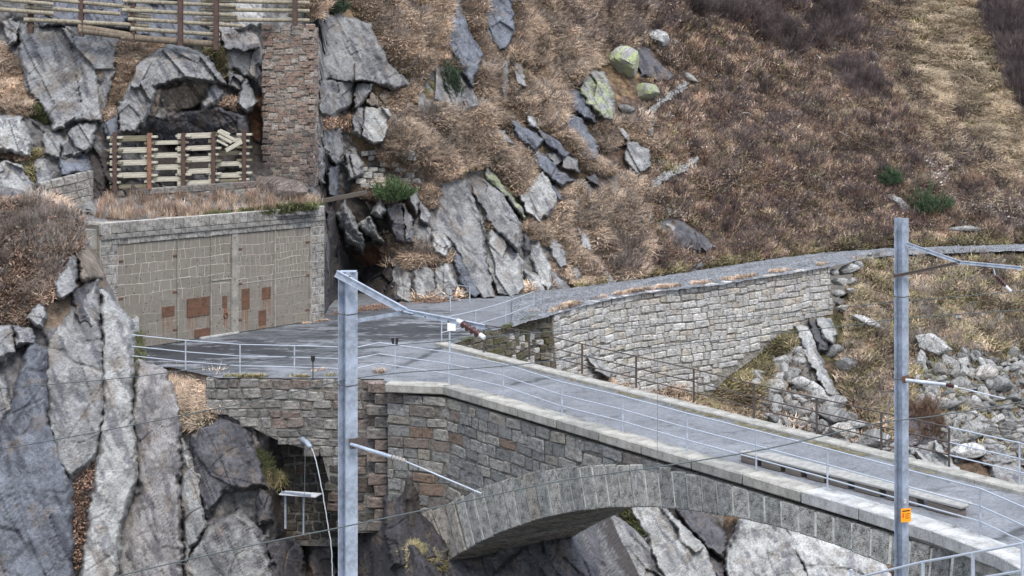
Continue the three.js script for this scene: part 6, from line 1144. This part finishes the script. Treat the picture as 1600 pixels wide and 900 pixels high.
// ---------------------------------------------------------------- shrubs one can point to
function pineGeo(seed, w, h, d) {
  const f = rng(seed), pos = [];
  for (let i = 0; i < 280; i++) {
    const a = f() * 6.283, e = Math.acos(1 - f() * .95), r = (.35 + .65 * f() ** .5) * (.72 + .5 * n3(Math.cos(a) * 1.6 + seed, Math.sin(a) * 1.6, e * 1.8)), c = V(Math.cos(a) * Math.sin(e) * w / 2 * r, Math.max(.02, Math.cos(e) * h * r), Math.sin(a) * Math.sin(e) * d / 2 * r), dir = V(c.x * .8, Math.abs(c.y) + .5 * h, c.z * .8).normalize();
    for (let k = 0; k < 16; k++) { const b = c.clone().addScaledVector(dir, (k / 16 - .5) * .34), t = dir.clone().add(V(f() - .5, f() - .5, f() - .5).multiplyScalar(1.5)).normalize().multiplyScalar(.13 + .07 * f()), s = V(f() - .5, f() - .5, f() - .5).cross(t).normalize().multiplyScalar(.019); for (const q of [b.clone().sub(s), b.clone().add(s), b.clone().add(t)]) pos.push(q.x, q.y, q.z); }
  }
  const g = new THREE.BufferGeometry(); g.setAttribute('position', new THREE.Float32BufferAttribute(pos, 3)); g.computeVertexNormals(); return g;
}
const needle = [lin(.075, .125, .05), lin(.055, .095, .045), lin(.045, .07, .042)].map(c => M({ color: c, roughness: .8, side: THREE.DoubleSide })), bark = M({ color: lin(.10, .075, .06) });
function pine(sheet, px, py, w, h, label, tone, dep = .7, fwd = 0) {
  const d = sheet(px, py) - fwd, s = d / FOC, b = at(px, py, d - .1), root = thing('dwarf_pine', label, 'shrub', b), f = rng(px);
  const c = mesh('crown', pineGeo(px, w * s, h * s, w * s * dep), needle[tone], root); c.position.y = .05;
  for (let i = 0; i < 5; i++) mesh('stem', tube(V(0, -.1, 0), V((f() - .5) * w * s * .6, h * s * .6, (f() - .5) * .4), .025, 6, .01), bark, root);
}
pine(Hs, 616, 312, 72, 30, 'bright green dwarf pine at the lip of the dark cave', 0, .7, 1.6); pine(Hs, 1389, 290, 58, 26, 'smaller dark green dwarf pine on the slope above the right mast', 1); pine(Hs, 1452, 334, 84, 44, 'larger dark green dwarf pine above the path by the right mast', 1);
pine(Hs, 518, 20, 62, 40, 'dark pine cut by the top edge above the big grey slab', 2); pine(Hs, 704, 150, 44, 60, 'dark sparse pine in the cleft right of the big grey slab', 2); pine(Hs, 888, 70, 16, 20, 'tiny dark pine alone in the upper brown grass', 2);
const shrubGeos = [twigsGeo(21, 34, 1.2, 1.0, .011), twigsGeo(22, 34, 1.2, 1.2, .011)], shrubMat = [lin(.105, .08, .078), lin(.085, .065, .062), lin(.16, .135, .125)].map(c => M({ color: c, roughness: 1, side: THREE.DoubleSide }));
for (const [px, py, s, tone, label] of [[1138, 372, 1.2, 1, 'dark leafless shrub just above the path, right of the dark sloping plate'], [1346, 142, 1.3, 1, 'largest bare shrub in the middle of the upper slope'], [1362, 196, .8, 0, 'bare shrub directly below the largest one on the upper slope'], [1420, 128, 1.0, 1, 'bare shrub left of the pale meadow strip'], [1245, 168, .9, 2, 'pale thin-stemmed bare shrub in the centre of the slope'], [1148, 36, 1.3, 0, 'bare shrub with light stems near the top edge of the picture'], [1500, 190, 1.0, 0, 'lone bare shrub inside the pale meadow'], [1210, 330, .8, 0, 'bare shrub low on the brown slope over the long wall'], [1560, 300, .9, 1, 'bare shrub below the meadow at the right edge'], [1290, 60, 1.2, 0, 'bare shrub at the lower edge of the top thicket'], [950, 30, 1.1, 0, 'bare shrub in the dark patch left of the split boulder'], [1430, 262, .8, 0, 'bare shrub above the pale boulder pair']]) {
  const b = at(px, py, Hs(px, py)), root = thing('bare_shrub', label, 'shrub', b); const m = mesh('branches', shrubGeos[px % 2], shrubMat[tone], root); m.scale.setScalar(s); m.rotation.y = px;
}
for (const [label, pts] of [['pale fallen branch arched over the brown litter in mid slope', [[1140, 184], [1150, 174], [1160, 176], [1172, 178], [1178, 184]]], ['grey dead branch behind the smaller dark green dwarf pine', [[1355, 270], [1370, 263], [1385, 264], [1396, 270]]]]) solo('dead_branch', label, 'branch', sweep(new THREE.CatmullRomCurve3(pts.map(([x, y]) => at(x, y, Hs(x, y) - .3))).getPoints(20), .045, 6), M({ color: lin(.33, .31, .29) }));
renderer.render(scene, camera);
